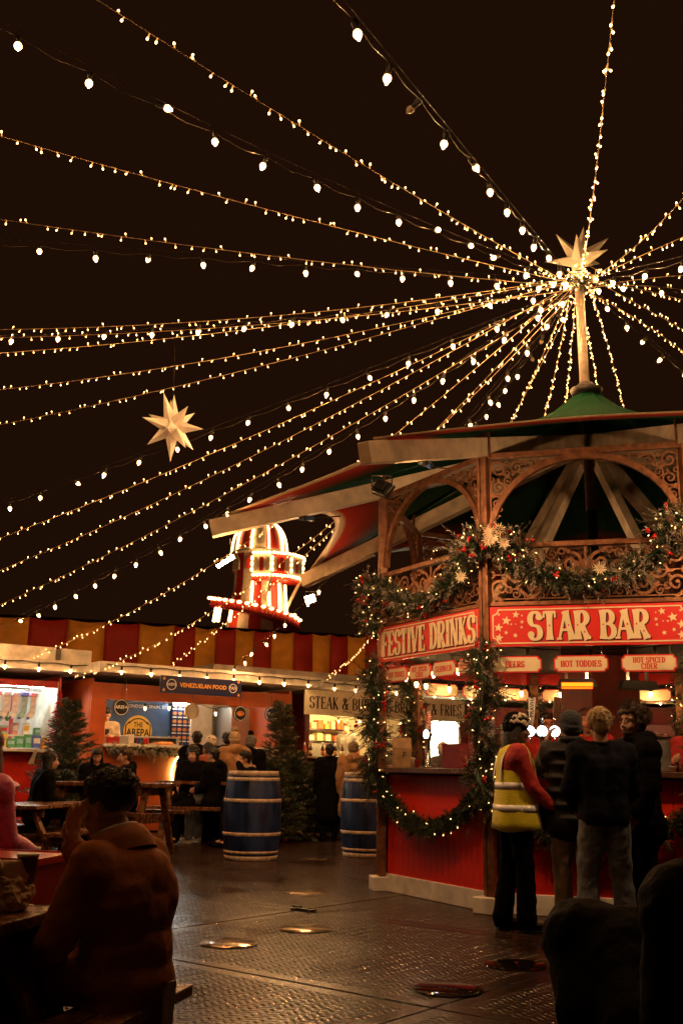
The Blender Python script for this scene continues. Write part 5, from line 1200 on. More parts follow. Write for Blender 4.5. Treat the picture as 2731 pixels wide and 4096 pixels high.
# ================================================================== BARRELS
M_bb = mat('barrel_blue', (.014, .036, .13), .42, var=.6, vscale=7, bump=.15, stretch=(1, 1, .3), rvar=.15); M_bw = mat('barrel_hoop', (.70, .57, .44), .45, var=.35, vscale=14)
def barrel(c, h, rmax, label):
    t = thing('barrel', c, label, 'barrel', 'painted barrels used as tables')
    def br(s): return rmax * (1 - .14 * (2 * abs(s - .47)) ** 2.0)
    mb = MB(); n = 20; prof = [(br(k / n), h * k / n) for k in range(n + 1)]; mb.lathe(prof, c, 84)
    for vi in range(len(mb.v)):
        if vi % 84 % 4 == 0: q_ = mb.v[vi] - Vector(c); mb.v[vi] = Vector(c) + Vector((q_.x * .988, q_.y * .988, q_.z))
    mb.build('staves', M_bb, t)
    for s0, s1 in ((0, .05), (.075, .105), (.27, .31), (.645, .685), (.885, .925), (.945, 1.0)):
        mb = MB(); mb.lathe([(br(s0) + .002, h * s0), (br(s0) + .008, h * s0 + .003), (br(s1) + .008, h * s1 - .003), (br(s1) + .002, h * s1)], c, 36); mb.build('hoop', M_bw, t)
    mb = MB(); mb.lathe([(.001, h - .012), (br(1) * .93, h - .012)], c, 30); mb.build('barrel_head', M_bb, t)
q = onz(1003, 3436); barrel((q.x, q.y, 0), 1.17, .40, 'blue barrel with white hoops standing clear in the middle ground')
q = onz(1470, 3424); barrel((q.x, q.y, 0), 1.17, .40, 'blue barrel with white hoops half hidden behind the red bar')
# ================================================================== FIR TREES
def fir(base, h, r, label, seed, dens=1.0, lit=0, frost=.12):
    rr = random.Random(seed); t = thing('fir_tree', base, label, 'tree', 'potted fir trees between the stalls'); base = Vector(base)
    mb = MB(); mb.tube([base, base + Vector((0, 0, h * .97))], [.05 * h / 2, .008], 7); mb.build('trunk', M_stem, t)
    mb = MB(); nb = int(120 * h * dens)
    for k in range(nb):
        s = (k / nb) ** 1.1; z = h * (.06 + .9 * s); q = rr.uniform(0, 6.283); ln = r * (1 - s) ** .85 * rr.uniform(.75, 1.12) + .06
        p = base + Vector((0, 0, z)); d = Vector((math.cos(q), math.sin(q), rr.uniform(-.22, .18) + .5 * s)); m = max(2, int(ln / .10))
        mb.tube([p, p + d * ln], [.008, .003], 3, 2, cap=False)
        for j in range(m):
            for sg in (-1, 1):
                a = p + d * ln * (j + .6) / m; dd = (d + Vector((-d.y, d.x, 0)) * sg * rr.uniform(.5, .9) + Vector((0, 0, rr.uniform(-.25, .2)))).normalized()
                sprig(mb, a, dd, rr.uniform(.09, .16) * (1.2 - .5 * j / m), rr, frost, 10, .012, .065)
        sprig(mb, p + d * ln, d, .1, rr, frost, 8, .011, .05)
    o = mb.build('crown', [M_fir, M_frost, M_stem], t); o['kind'] = 'stuff'
    for k in range(lit):
        s = rr.random(); q = rr.uniform(3.3, 6.1); ln = r * (1 - s) ** .85; inst('led', LED_ME, t, Matrix.Translation(base + Vector((math.cos(q) * ln, math.sin(q) * ln, h * (.08 + .88 * s)))))
    return t
M_pot = mat('pot', (.12, .04, .02), .7)
for (px, py, Y, h, r, lb, sd) in ((288, 2790, 17.9, None, .72, 'fir tree standing between the gift stall and the orange stall', 1), (1130, 2800, 19.2, None, .52, 'tall fir tree between the orange stall and the steak stall', 2)):
    p = at(px, py, Y); fir((p.x, p.y, 0), p.z, r, lb, sd, 1.25, 0, .06)
for (px, Y, h, r, lb, sd) in ((1080, 18.2, 1.35, .62, 'low bushy fir right behind the blue barrel', 3), (1180, 18.9, 1.5, .65, 'low bushy fir under the steak stall counter', 4), (1265, 19.6, 1.3, .6, 'low bushy fir beside the walker in tan coat', 5), (250, 17.0, 1.1, .5, 'low fir in front of the orange stall corner', 6)):
    p = at(px, 3060, Y); fir((p.x, p.y, 0), h, r, lb, sd, 1.7, 0, .05)
# red tinsel tree on the gift stall
p = at(222, 2990, 18.2); t = thing('tinsel_tree', p, 'red tinsel tree glowing beside the gift stall', 'decoration'); mb = MB(); rr = random.Random(9)
for k in range(420):
    s = rr.random(); q = rr.uniform(0, 6.28); ln = .26 * (1 - s) + .03; a = p + Vector((0, 0, 1.05 * s)); mb.add([a, a + Vector((0, 0, .02)), a + Vector((math.cos(q) * ln, math.sin(q) * ln, -.05))], [(0, 1, 2)])
mb.build('tinsel', M_berry, t); mb = MB(); mb.tube([p - Vector((0, 0, .3)), p + Vector((0, 0, 1.05))], .012, 6); mb.build('stand', M_black, t)
# ================================================================== TABLES AND FOREGROUND THINGS
def picnic(M, L, label, W=.72, ext=0.0):
    t = thing('picnic_table', M @ Vector((0, 0, 0)), label, 'table', 'wooden picnic tables'); n = 5; pw = W / n
    for k in range(n):
        mb = MB(M); mb.box((-W / 2 + pw * (k + .5), 0, .75 - .02 + U(-.002, .002)), (pw - .012, L, .04)); mb.build('top_plank', M_wood, t, bevel=.005)
    for sx in (-1, 1):
        for k in range(2): mb = MB(M); mb.box((sx * (W / 2 + .17 + .125 * k - .02), ext / 2, .43 + U(-.002, .002)), (.115, L + ext, .04)); mb.build('bench_plank', M_wood, t, bevel=.005)
    for sy in (-1, 1):
        y = sy * (L / 2 - .22)
        for sx in (-1, 1): mb = MB(M); mb.beam((sx * .22, y, .70), (sx * .58, y, .0), .045, .10, up=(0, 1, 0)); mb.build('leg', M_wood, t, bevel=.004)
        mb = MB(M); mb.beam((-.68, y + .05, .375), (.68, y + .05, .375), .045, .10); mb.build('bench_bearer', M_wood, t, bevel=.004)
        mb = MB(M); mb.beam((-.33, y + .05, .66), (.33, y + .05, .66), .045, .09); mb.build('top_bearer', M_wood, t, bevel=.004)
    return t
taz = R(14); tu = Vector((math.sin(taz), math.cos(taz), 0)); tn = Vector((math.cos(taz), -math.sin(taz), 0))
TC = Vector((-.933, 3.896, 0)) - tn * .36 - tu * .85; TMx = Matrix(((tn.x, tu.x, 0, TC.x), (tn.y, tu.y, 0, TC.y), (0, 0, 1, 0), (0, 0, 0, 1)))
picnic(TMx, 1.7, 'wet wooden picnic table in the left foreground beside the man in brown coat', ext=.35)
# extra length of the bench he sits on
p = at(162, 3210, 13.2); M2 = Matrix.Translation((p.x, p.y, 0)) @ Matrix.Rotation(R(-8), 4, 'Z'); picnic(M2, 1.8, 'wooden picnic table with splayed legs in the left middle ground')
p = at(880, 3200, 17.6); M3 = Matrix.Translation((p.x - .1, p.y, 0)) @ Matrix.Rotation(R(75), 4, 'Z') @ Matrix.Scale(1.3, 4, (0, 0, 1)); picnic(M3, 1.8, 'dark picnic table behind the blue barrel where people sit')
p = at(450, 3200, 15.4); M4 = Matrix.Translation((p.x, p.y, 0)) @ Matrix.Rotation(R(70), 4, 'Z') @ Matrix.Scale(1.3, 4, (0, 0, 1)); picnic(M4, 1.8, 'picnic table behind the head of the man in brown coat')
M_rp = mat('red_plastic', (.60, .018, .010), .3, var=.1, vscale=3, coat=.2, bump=.05, bscale=8)
c = at(257, 3425, 4.6); t = thing('red_tub', (c.x - .34, c.y + .15, 0), 'tapered red plastic tub beyond the foreground table', 'tub'); zt_ = c.z
vs = []; 
for z, s in ((0, .70), (zt_ - .03, .97), (zt_ - .03, 1.0), (zt_, 1.0), (zt_, .94), (zt_ - .05, .93)):
    for sx, sy in ((-1, -1), (1, -1), (1, 1), (-1, 1)): vs.append(Matrix.Rotation(R(-12), 3, 'Z') @ Vector((sx * .31 * s, sy * .2 * s, 0)) + Vector((c.x - .33, c.y + .12, z)))
mb = MB(); mb.add(vs[:24], [(i * 4 + k, i * 4 + (k + 1) % 4, i * 4 + 4 + (k + 1) % 4, i * 4 + 4 + k) for i in range(5) for k in range(4)] + [(20, 21, 22, 23), (3, 2, 1, 0)]); mb.build('tub_body', M_rp, t, bevel=.008)
mb = MB(); cc = Vector((c.x - .33, c.y + .12, zt_ - .012)); mb.box(cc, (.57, .36, .012), rot=Matrix.Rotation(R(-12), 3, 'Z')); mb.build('lid', M_rp, t)
# crumpled paper bag on the table
p = onz(20, 3640, .75); t = MB(); rr = random.Random(4); bmx = bmesh.new(); bmesh.ops.create_icosphere(bmx, subdivisions=4, radius=1.0)
for v in bmx.verts: n = 1 + .30 * noise.noise(v.co * 1.9) + .30 * abs(noise.noise(v.co * 3.7 + Vector((5, 1, 2)))) + .14 * abs(noise.noise(v.co * 8.3)); v.co = Vector((v.co.x * .085 * n, v.co.y * .075 * n, max(-.045, v.co.z * .075 * n)))
me = bpy.data.meshes.new('paper'); bmx.to_mesh(me); bmx.free(); M_paper = mat('crumpled_paper', (.62, .46, .30), .7, var=.2, bump=.4, bscale=30); me.materials.append(M_paper)
o = bpy.data.objects.new('crumpled_bag', me); COL.objects.link(o); o.location = (p.x, p.y, .795); tag(o, 'crumpled pale paper bag lying on the foreground table', 'paper bag')
# ================================================================== PEOPLE
M_skin = mat('skin', (.50, .28, .18), .5, var=.1, vscale=20); M_skin_d = mat('skin_dark', (.16, .08, .05), .45)
M_eye = mat('eye_dark', (.02, .015, .012), .15); M_eyew = mat('eye_white', (.7, .66, .6), .2); M_lip = mat('lips', (.38, .12, .10), .4)
def cloth(name, c, rough=.8, **k): return mat('cloth_' + name, c, rough, var=k.pop('var', .22), vscale=k.pop('vscale', 10), bump=k.pop('bump', .25), bscale=k.pop('bscale', 60), sheen=k.pop('sheen', .15), **k)
CB = cloth('black', (.004, .0035, .004), sheen=0, spec=.06); CN_ = cloth('navy', (.009, .011, .022), sheen=0, spec=.15, bump=.4, bscale=120); CJ = cloth('jeans', (.15, .17, .20), bump=.3); CT = cloth('tan', (.36, .19, .08)); CBR = cloth('camel', (.36, .125, .034), sheen=0, spec=.15, bump=.2, bscale=200)
CR = cloth('red', (.46, .02, .016)); CP = cloth('pink', (.85, .16, .36), .45); CG = cloth('grey', (.12, .11, .10)); CBEI = cloth('beige', (.42, .30, .18)); CW = cloth('white', (.66, .58, .48)); CKH = cloth('khaki', (.20, .14, .08)); CGR = cloth('gilet', (.014, .012, .011), .6, sheen=0, spec=.3); CYEL = cloth('hi_vis', (.76, .68, .02), .6, var=.1); CRUST = cloth('rust', (.30, .08, .03))
M_refl = mat('reflective_band', (.92, .94, .98), .25, spec=.8)
HBK = mat('hair_black', (.012, .009, .008), .45, bump=.6, bscale=90, stretch=(1, 1, .3)); HBR = mat('hair_brown', (.05, .022, .012), .45, bump=.6, bscale=90, stretch=(1, 1, .3)); HBL = mat('hair_blond', (.72, .55, .30), .5, var=.35, vscale=40, bump=.8, bscale=110, stretch=(1, 1, .25)); HRE = mat('hair_auburn', (.13, .04, .015), .45, bump=.6, bscale=90, stretch=(1, 1, .3))
def remesh(o, vox, smooth=3):
    r = o.modifiers.new('skin', 'REMESH'); r.mode = 'VOXEL'; r.voxel_size = vox; r.use_smooth_shade = True
    s = o.modifiers.new('soft', 'SMOOTH'); s.factor = .5; s.iterations = smooth
    return o
FOLD = bpy.data.textures.new('cloth_folds', 'CLOUDS'); FOLD.noise_scale = .11; FOLD.noise_depth = 2
def folds(o, st=.022):
    d = o.modifiers.new('folds', 'DISPLACE'); d.texture = FOLD; d.strength = st; d.mid_level = .5; d.texture_coords = 'LOCAL'
    return o
class Person:
    def __init__(s, loc, yaw, H, label, pose='stand', J=None, skin=M_skin, vox=.012, group=None, head_yaw=0, head_pitch=0, lean=0.0, seat=.45, female=False):
        s.t = thing('person', loc, label, 'person', group); s.loc = Vector(loc); s.k = H / 1.75; s.vox = vox; s.skin = skin; s.f = female
        s.yaw = yaw; s.Rm = Matrix.Rotation(R(yaw), 3, 'Z')
        if pose == 'stand':
            j = dict(pel=(0, 0, .95), che=(0, .0, 1.30), nek=(0, .0, 1.475), hed=(0, .025, 1.615), shl=(-.185, 0, 1.415), shr=(.185, 0, 1.415), ell=(-.235, -.03, 1.13), elr=(.235, -.03, 1.13), wrl=(-.235, .05, .88), wrr=(.235, .05, .88), hil=(-.09, 0, .92), hir=(.09, 0, .92), knl=(-.105, .02, .50), knr=(.105, .02, .50), anl=(-.11, -.03, .085), anr=(.11, -.03, .085), tol=(-.13, .14, .045), tor=(.13, .14, .045))
        else:
            z = seat / s.k; j = dict(pel=(0, 0, z + .12), che=(0, .03, z + .47), nek=(0, .05, z + .645), hed=(0, .085, z + .785), shl=(-.185, .03, z + .585), shr=(.185, .03, z + .585), ell=(-.225, .08, z + .31), elr=(.225, .08, z + .31), wrl=(-.16, .30, z + .25), wrr=(.16, .30, z + .25), hil=(-.09, .02, z + .10), hir=(.09, .02, z + .10), knl=(-.12, .43, z + .09), knr=(.12, .43, z + .09), anl=(-.12, .42, .085), anr=(.12, .42, .085), tol=(-.13, .58, .045), tor=(.13, .58, .045))
        if lean:
            pv = Vector(j['pel']); Rl = Matrix.Rotation(R(-lean), 3, 'X')
            for q in ('che', 'nek', 'hed', 'shl', 'shr', 'ell', 'elr', 'wrl', 'wrr'): j[q] = tuple(pv + Rl @ (Vector(j[q]) - pv))
        if J: j.update(J)
        s.j = {k: Vector(v) for k, v in j.items()}
        s.HR = Matrix.Rotation(R(head_yaw), 3, 'Z') @ Matrix.Rotation(R(-head_pitch), 3, 'X')
    def w(s, p): return s.loc + s.Rm @ (Vector(p) * s.k)
    def J(s, n): return s.w(s.j[n])
    def hp(s, p): return s.w(s.j['hed'] + s.HR @ Vector(p))          # head-local point
    def hrot(s): return s.Rm @ s.HR
    def c(s, mb, a, ra, b, rb): mb.cap(s.w(a), ra * s.k, s.w(b), rb * s.k)
    def torso(s, mb, g=0.0, low=True, depth=1.0):
        j = s.j; k = s.k; up = (j['nek'] - j['pel']).normalized(); side = (j['shr'] - j['shl']).normalized()
        for sg in (-1, 1):
            s.c(mb, j['pel'] + side * sg * .065, .112 + g, j['pel'].lerp(j['che'], .45) + side * sg * .055, .10 + g)
            s.c(mb, j['pel'].lerp(j['che'], .45) + side * sg * .055, .10 + g, j['che'] + side * sg * .08, .112 + g)
            s.c(mb, j['che'] + side * sg * .07 + up * .04, .10 + g, j['nek'] - up * .055 + side * sg * .05, .055 + g)
            sh = j['shl'] if sg < 0 else j['shr']; s.c(mb, j['nek'] - up * .05, .05 + g, sh, .062 + g)
            s.c(mb, j['che'] + side * sg * .06, .10 + g, sh - up * .03, .07 + g)
    def arm(s, mb, side, g=0.0, end=1.0):
        a, b, c = s.j['sh' + side], s.j['el' + side], s.j['wr' + side]
        s.c(mb, a, .056 + g, b, .043 + g); s.c(mb, b, .043 + g, b.lerp(c, end), .029 + g * .9)
    def leg(s, mb, side, g=0.0, end=1.0, flare=0.0):
        a, b, c = s.j['hi' + side], s.j['kn' + side], s.j['an' + side]
        s.c(mb, a, .085 + g, b, .058 + g); s.c(mb, b, .058 + g, b.lerp(c, end), .042 + g + flare)
    def hand(s, mb, side, curl=25, dirv=None, palm=None, spread=.10):
        e, wv_ = s.j['el' + side], s.j['wr' + side]; d = Vector(dirv).normalized() if dirv else (wv_ - e).normalized()
        pn = Vector(palm) if palm else Vector((1 if side == 'l' else -1, 0, 0)); pn = (pn - d * pn.dot(d)).normalized(); x = d.cross(pn)     # x across the palm
        s.c(mb, wv_, .028, wv_ + d * .03, .028)
        for q in (-1, 0, 1): s.c(mb, wv_ + d * .02 + x * q * .016, .02, wv_ + d * .085 + x * q * .024, .0155)
        for q, ln in ((-1.5, .068), (-.5, .082), (.5, .086), (1.5, .074)):
            p = wv_ + d * .088 + x * q * .021; dd = (d + x * q * spread).normalized(); c = R(curl)
            m1 = p + (dd * math.cos(c * .5) + pn * math.sin(c * .5)) * ln * .55; m2 = m1 + (dd * math.cos(c * 1.4) + pn * math.sin(c * 1.4)) * ln * .5
            s.c(mb, p, .0098, m1, .009); s.c(mb, m1, .009, m2, .0075)
        tx = x * (1.0 if d.cross(pn).dot(x) > 0 else -1); sg = 1 if side == 'l' else -1
        p = wv_ + d * .03 + x * sg * .03; m1 = p + (d * .7 + x * sg * .75 + pn * .25).normalized() * .045; m2 = m1 + (d + x * sg * .2 + pn * .35).normalized() * .035
        s.c(mb, p, .014, m1, .011); s.c(mb, m1, .011, m2, .0085)
        return wv_ + d * .1
    def head(s, mb):
        k = s.k; H = s.hrot()
        mb.ell(s.hp((0, -.012, .035)), (.074 * k, .092 * k, .085 * k), H, 16, 12); mb.ell(s.hp((0, .02, -.03)), (.060 * k, .070 * k, .085 * k), H, 14, 10)
        mb.ell(s.hp((0, .052, -.085)), (.036 * k, .032 * k, .028 * k), H, 10, 8)                     # chin
        s_c = lambda a, ra, b, rb: mb.cap(s.hp(a), ra * k, s.hp(b), rb * k, 8)
        s_c((0, .085, .012), .009, (0, .106, -.028), .0145); s_c((-.012, .094, -.033), .010, (.012, .094, -.033), .010)   # nose
        s_c((-.045, .066, .03), .014, (.045, .066, .03), .014); s_c((-.042, .06, -.03), .02, (-.03, .07, -.045), .016); s_c((.042, .06, -.03), .02, (.03, .07, -.045), .016)
        s_c((-.016, .082, -.058), .010, (.016, .082, -.058), .010)
        for sg in (-1, 1): mb.ell(s.hp((sg * .078, -.008, -.005)), (.010 * k, .020 * k, .032 * k), H, 8, 8)
        mb.cap(s.hp((0, -.02, -.06)), .052 * k, s.J('nek'), .056 * k); mb.cap(s.J('nek'), .056 * k, s.w(s.j['nek'] + (s.j['che'] - s.j['nek']) * .4), .07 * k)
    def body(s, hands=(20, 20), gloves=False, hd=None, hpm=None):
        mb = MB(); s.head(mb); s.torso(mb); 
        for q in 'lr':
            s.arm(mb, q)
            s.hand(mb, q, hands[0 if q == 'l' else 1], (hd or {}).get(q), (hpm or {}).get(q)); s.leg(mb, q); s.c(mb, s.j['an' + q], .042, s.j['to' + q], .034)
        o = remesh(mb.build('body', s.skin, s.t), s.vox, 2); return o
    def face(s, brow=HBK, beard=None, lips=M_lip):
        H = s.hrot(); k = s.k
        for sg in (-1, 1):
            mb = MB(); mb.ell(s.hp((sg * .031, .0725, .008)), (.0125 * k, .008 * k, .006 * k), H, 10, 8); ey_ = mb.build('eye', M_eyew, s.t)
            mb = MB(); mb.ell(s.hp((sg * .031, .0785, .008)), (.0058 * k, .003 * k, .0056 * k), H, 8, 6); mb.build('iris', M_eye, ey_)
            mb = MB(); mb.tube([s.hp((sg * .012, .087, .027)), s.hp((sg * .032, .083, .034)), s.hp((sg * .05, .068, .026))], [.004 * k, .0055 * k, .003 * k], 6); mb.build('eyebrow', brow, s.t)
        mb = MB(); mb.tube([s.hp((-.024, .083, -.058)), s.hp((0, .0945, -.056)), s.hp((.024, .083, -.058))], [.003 * k, .0068 * k, .003 * k], 6); mb.build('mouth', lips, s.t)
        if beard:
            mb = MB(); mb.ell(s.hp((0, .052, -.082)), (.045 * k, .043 * k, .038 * k), H, 12, 8)
            for sg in (-1, 1): mb.cap(s.hp((sg * .062, .015, -.02)), .016 * k, s.hp((sg * .045, .045, -.07)), .02 * k)
            mb.cap(s.hp((-.022, .086, -.046)), .006 * k, s.hp((.022, .086, -.046)), .006 * k); remesh(mb.build('beard', beard, s.t), .008, 1)
    def hair(s, m, style='short', seed=1):
        H = s.hrot(); k = s.k; mb = MB(); rr = random.Random(seed)
        if style in ('short', 'fade', 'blond'):
            mb.ell(s.hp((0, -.022, .048)), (.083 * k, .098 * k, .088 * k), H, 18, 12)
            if style != 'fade': mb.ell(s.hp((0, -.06, .0)), (.072 * k, .055 * k, .07 * k), H, 14, 10)
            mb.ell(s.hp((0, .035, .095)), (.068 * k, .052 * k, .036 * k), H, 12, 8)
            for q in range(150 if style != 'fade' else 70):
                a = rr.uniform(0, 6.28); z = rr.uniform(-.1 if style != 'fade' else .2, 1); r_ = math.sqrt(max(0, 1 - z * z)); d = Vector((r_ * math.cos(a), r_ * math.sin(a), z))
                if d.y > .55 and d.z < .75: continue
                p = Vector((0, -.022, .048)) + Vector((d.x * .079, d.y * .094, d.z * .084)); e = p + (d + Vector((rr.uniform(-.9, .9), rr.uniform(-.9, .9), rr.uniform(-.4, .6)))).normalized() * rr.uniform(.012, .028)
                mb.cap(s.hp(p), .011 * k, s.hp(e), .005 * k, 6)
        elif style == 'curly':
            for q in range(210):
                a = rr.uniform(0, 6.28); z = rr.uniform(-.75, 1); r_ = math.sqrt(max(0, 1 - z * z)); d = Vector((r_ * math.cos(a), r_ * math.sin(a), z))
                if d.y > .5 and d.z < .35: continue
                p = Vector((0, -.025, .04)) + Vector((d.x * .098, d.y * .105, d.z * .105)) * rr.uniform(.85, 1.12); mb.ell(s.hp(p), rr.uniform(.014, .026) * k, None, 7, 5)
            mb.ell(s.hp((0, -.03, .045)), (.09 * k, .095 * k, .092 * k), H, 14, 10)
        elif style == 'long':
            mb.ell(s.hp((0, -.02, .045)), (.086 * k, .100 * k, .090 * k), H, 18, 12); mb.ell(s.hp((0, -.065, -.04)), (.08 * k, .055 * k, .11 * k), H, 14, 10)
            for q in range(46):
                a = R(rr.uniform(150, 390)) if False else rr.uniform(math.pi * .95, math.pi * 2.05); x, y = .082 * math.cos(a), .085 * math.sin(a) - .015
                p = [s.hp((x * .9, y, .03)), s.hp((x * 1.12, y - .01, -.09)), s.hp((x * 1.25, y - .02, -.2)), s.hp((x * 1.2 + rr.uniform(-.02, .02), y - .03, -.28 - rr.uniform(0, .08)))]
                mb.tube(p, [.016 * k, .017 * k, .014 * k, .006 * k], 6)
        elif style == 'tied':
            mb.ell(s.hp((0, -.02, .042)), (.080 * k, .097 * k, .084 * k), H, 18, 12); mb.ell(s.hp((0, -.12, .03)), .035 * k, None, 10, 8)
            mb.ell(s.hp((0, .035, .088)), (.06 * k, .045 * k, .03 * k), H, 12, 8)
        o = remesh(mb.build('hair', m, s.t), .0075 if s.vox < .011 else .011, 1)
        if s.vox < .0135 and style in ('short', 'fade', 'blond', 'curly', 'long', 'tied'):
            mb = MB(); n_ = 520 if style != 'curly' else 420
            for q in range(n_):
                a = rr.uniform(0, 6.28); z = rr.uniform(-.35 if style != 'fade' else .12, 1); r_ = math.sqrt(max(0, 1 - z * z)); d = Vector((r_ * math.cos(a), r_ * math.sin(a), z))
                if d.y > .5 and d.z < .6: continue
                big = 1.16 if style == 'curly' else 1.03
                p = Vector((0, -.022, .048)) + Vector((d.x * .083, d.y * .098, d.z * .088)) * big
                tg = (Vector((0, -.7, -.5)) if style in ('long', 'tied') else Vector((d.x * .3 + rr.uniform(-.5, .5), .5 + rr.uniform(-.6, .4), rr.uniform(-.5, .2)))); tg = (tg - d * tg.dot(d) * .8).normalized()
                ln = rr.uniform(.02, .045)
                if style == 'curly':
                    u_ = d.cross(tg).normalized(); pts = [p + d * (.004 + .012 * t) + (tg * math.cos(t * 2.2) + u_ * math.sin(t * 2.2)) * .014 for t in range(5)]
                else: pts = [p, p + tg * ln * .5 + d * .008, p + tg * ln + d * rr.uniform(.0, .010)]
                mb.tube([s.hp(v) for v in pts], [.0018 * k] * (len(pts) - 1) + [.0006 * k], 4, cap=False)
            mb.build('hair_strands', m, s.t)
        return o
    def beanie(s, m, cuff=True, pom=None, m2=None, slouch=0):
        H = s.hrot(); k = s.k; mb = MB(); mb.ell(s.hp((0, -.022, .052)), (.098 * k, .114 * k, .100 * k), H, 18, 12); mb.ell(s.hp((0, -.055, .0)), (.092 * k, .075 * k, .075 * k), H, 14, 10)
        o = remesh(mb.build('hat', m, s.t), .009, 2)
        if cuff:
            mb = MB(); mb.ell(s.hp((0, -.022, .022)), (.102 * k, .119 * k, .045 * k), H @ Matrix.Rotation(R(14), 3, 'X'), 20, 10); mb.build('hat_cuff', m2 or m, o)
        if pom:
            mb = MB(); rr = random.Random(2); c = s.hp((0, -.03, .175))
            for q in range(40): d = Vector((rr.gauss(0, 1), rr.gauss(0, 1), rr.gauss(0, 1))).normalized(); mb.cap(c + d * .02, .012, c + d * .05 * k, .008, 6)
            mb.build('pom_pom', pom, o)
    def jacket(s, m, g=.02, hem=None, name='jacket', hood=False, collar=False, sleeves=True, puff=0.0, open_=None):
        mb = MB(); s.torso(mb, g)
        if sleeves:
            for q in 'lr': s.arm(mb, q, g * .9, .97)
        j = s.j; side = (j['shr'] - j['shl']).normalized()
        if hem:
            for sg in (-1, 1): s.c(mb, j['pel'] + side * sg * .065, .115 + g, j['pel'] + Vector((sg * .075, 0, -hem)), .125 + g * 1.5)
        if puff:
            up = (j['nek'] - j['pel']); lo = -.12
            n = 6
            for i in range(n):
                p = j['pel'] + up * (lo + (1.0 - lo) * i / (n - .5)); wd = .215; mb.ell(s.w(p), ((wd + g) * s.k, (.14 + g + puff) * s.k, .056 * s.k), s.Rm, 20, 8)
        if hood:
            mb.ell(s.w(j['nek'] + Vector((0, -.085, -.0))), (.13 * s.k, .075 * s.k, .09 * s.k), s.Rm, 14, 10)
        if collar:
            pts = [s.w(j['nek'] + Vector((.085 * math.cos(q), .085 * math.sin(q) - .005, .015 + .03 * (math.sin(q) < 0)))) for q in [6.2832 * n / 16 for n in range(17)]]; mb.tube(pts, .028 * s.k, 8)
        return folds(remesh(mb.build(name, m, s.t), s.vox, 7 if not puff else 1), .026 if not puff else .012)
    def trousers(s, m, g=.014, flare=.012):
        mb = MB(); j = s.j; side = (j['hir'] - j['hil']).normalized()
        for sg in (-1, 1): s.c(mb, j['pel'] + side * sg * .06 + Vector((0, 0, .05)), .108 + g, j['pel'] + side * sg * .065 - Vector((0, 0, .02)), .108 + g)
        for q in 'lr': s.leg(mb, q, g, .97, flare)
        o = folds(remesh(mb.build('trousers', m, s.t), s.vox, 5), .028); return o
    def shoes(s, m, sole=None):
        for q in 'lr':
            a, b = s.j['an' + q], s.j['to' + q]; d = Vector((b.x - a.x, b.y - a.y, 0)).normalized(); mb = MB(); s.c(mb, a - d * .03 + Vector((0, 0, -.035)), .044, b + d * .05 + Vector((0, 0, -.002)), .040); s.c(mb, a + Vector((0, 0, .0)), .05, a + d * .05 - Vector((0, 0, .02)), .045); remesh(mb.build('shoe', m, s.t), .011, 2)
            if sole: mb = MB(); mb.box(s.w((a + b) / 2 - Vector((0, 0, (a.z + b.z) / 2 - .012))), (.085 * s.k, .27 * s.k, .024), rot=s.Rm @ Matrix.Rotation(math.atan2(-d.x, d.y), 3, 'Z')); mb.build('sole', sole, s.t, bevel=.008)
    def hoodup(s, m, fur=None):
        H = s.hrot(); k = s.k; mb = MB(); mb.ell(s.hp((0, -.035, .03)), (.115 * k, .125 * k, .135 * k), H, 16, 12); mb.cap(s.hp((0, -.05, -.07)), .10 * k, s.J('nek'), .12 * k); remesh(mb.build('hood', m, s.t), .013, 2)
def near_ground(px, Y): p = at(px, HORIZON, Y); return Vector((p.x, p.y, 0))
# ---------------- at the bar
P = Person(near_ground(2052, 8.7), -86, 1.70, 'person in yellow high visibility vest and black beanie standing by the bar post', J=dict(elr=(.22, .10, 1.14), wrr=(.16, .29, .98), ell=(-.22, .08, 1.14), wrl=(-.12, .28, .96), anl=(-.10, -.10, .085), anr=(.09, .06, .085), tol=(-.11, .08, .045), tor=(.1, .24, .045), knl=(-.10, -.03, .5), knr=(.10, .06, .5), hed=(0, .045, 1.615)), skin=M_skin_d, vox=.0085, head_yaw=2, head_pitch=6)
P.body((15, 15), hd=dict(l=(0, .25, -1), r=(.0, .25, -1)), hpm=dict(l=(1, 0, 0), r=(-1, 0, 0))); P.face(); P.trousers(CB, .022, .02); P.shoes(CB, M_black); P.jacket(CR, .022, name='red_sweater')
P.hair(HBK, 'long', 3); P.beanie(CB, False)
mb = MB(); n = 40; vs = []; rings = [(.795, .252, .195), (.86, .247, .188), (.98, .236, .172), (1.08, .224, .160), (1.17, .214, .152), (1.27, .196, .147), (1.34, .176, .142), (1.41, .160, .128), (1.46, .140, .105), (1.495, .098, .075)]
for z, rx_, ry_ in rings:
    for i in range(n):
        q = 6.28318 * i / n; cx = abs(math.cos(q)) ** .8 * (1 if math.cos(q) > 0 else -1); sy = abs(math.sin(q)) ** .8 * (1 if math.sin(q) > 0 else -1); wob = 1 + .018 * math.sin(q * 5 + z * 9) * max(0, 1.25 - z) * 2
        vs.append(P.w((rx_ * cx * wob, ry_ * sy * wob + .01, z + .012 * math.sin(q * 3) * (z < .8))))
mb.add(vs, [(a * n + i, a * n + (i + 1) % n, (a + 1) * n + (i + 1) % n, (a + 1) * n + i) for a in range(len(rings) - 1) for i in range(n)], smooth=True)
o = mb.build('vest', CYEL, P.t); so = o.modifiers.new('t', 'SOLIDIFY'); so.thickness = .008; so.offset = 0
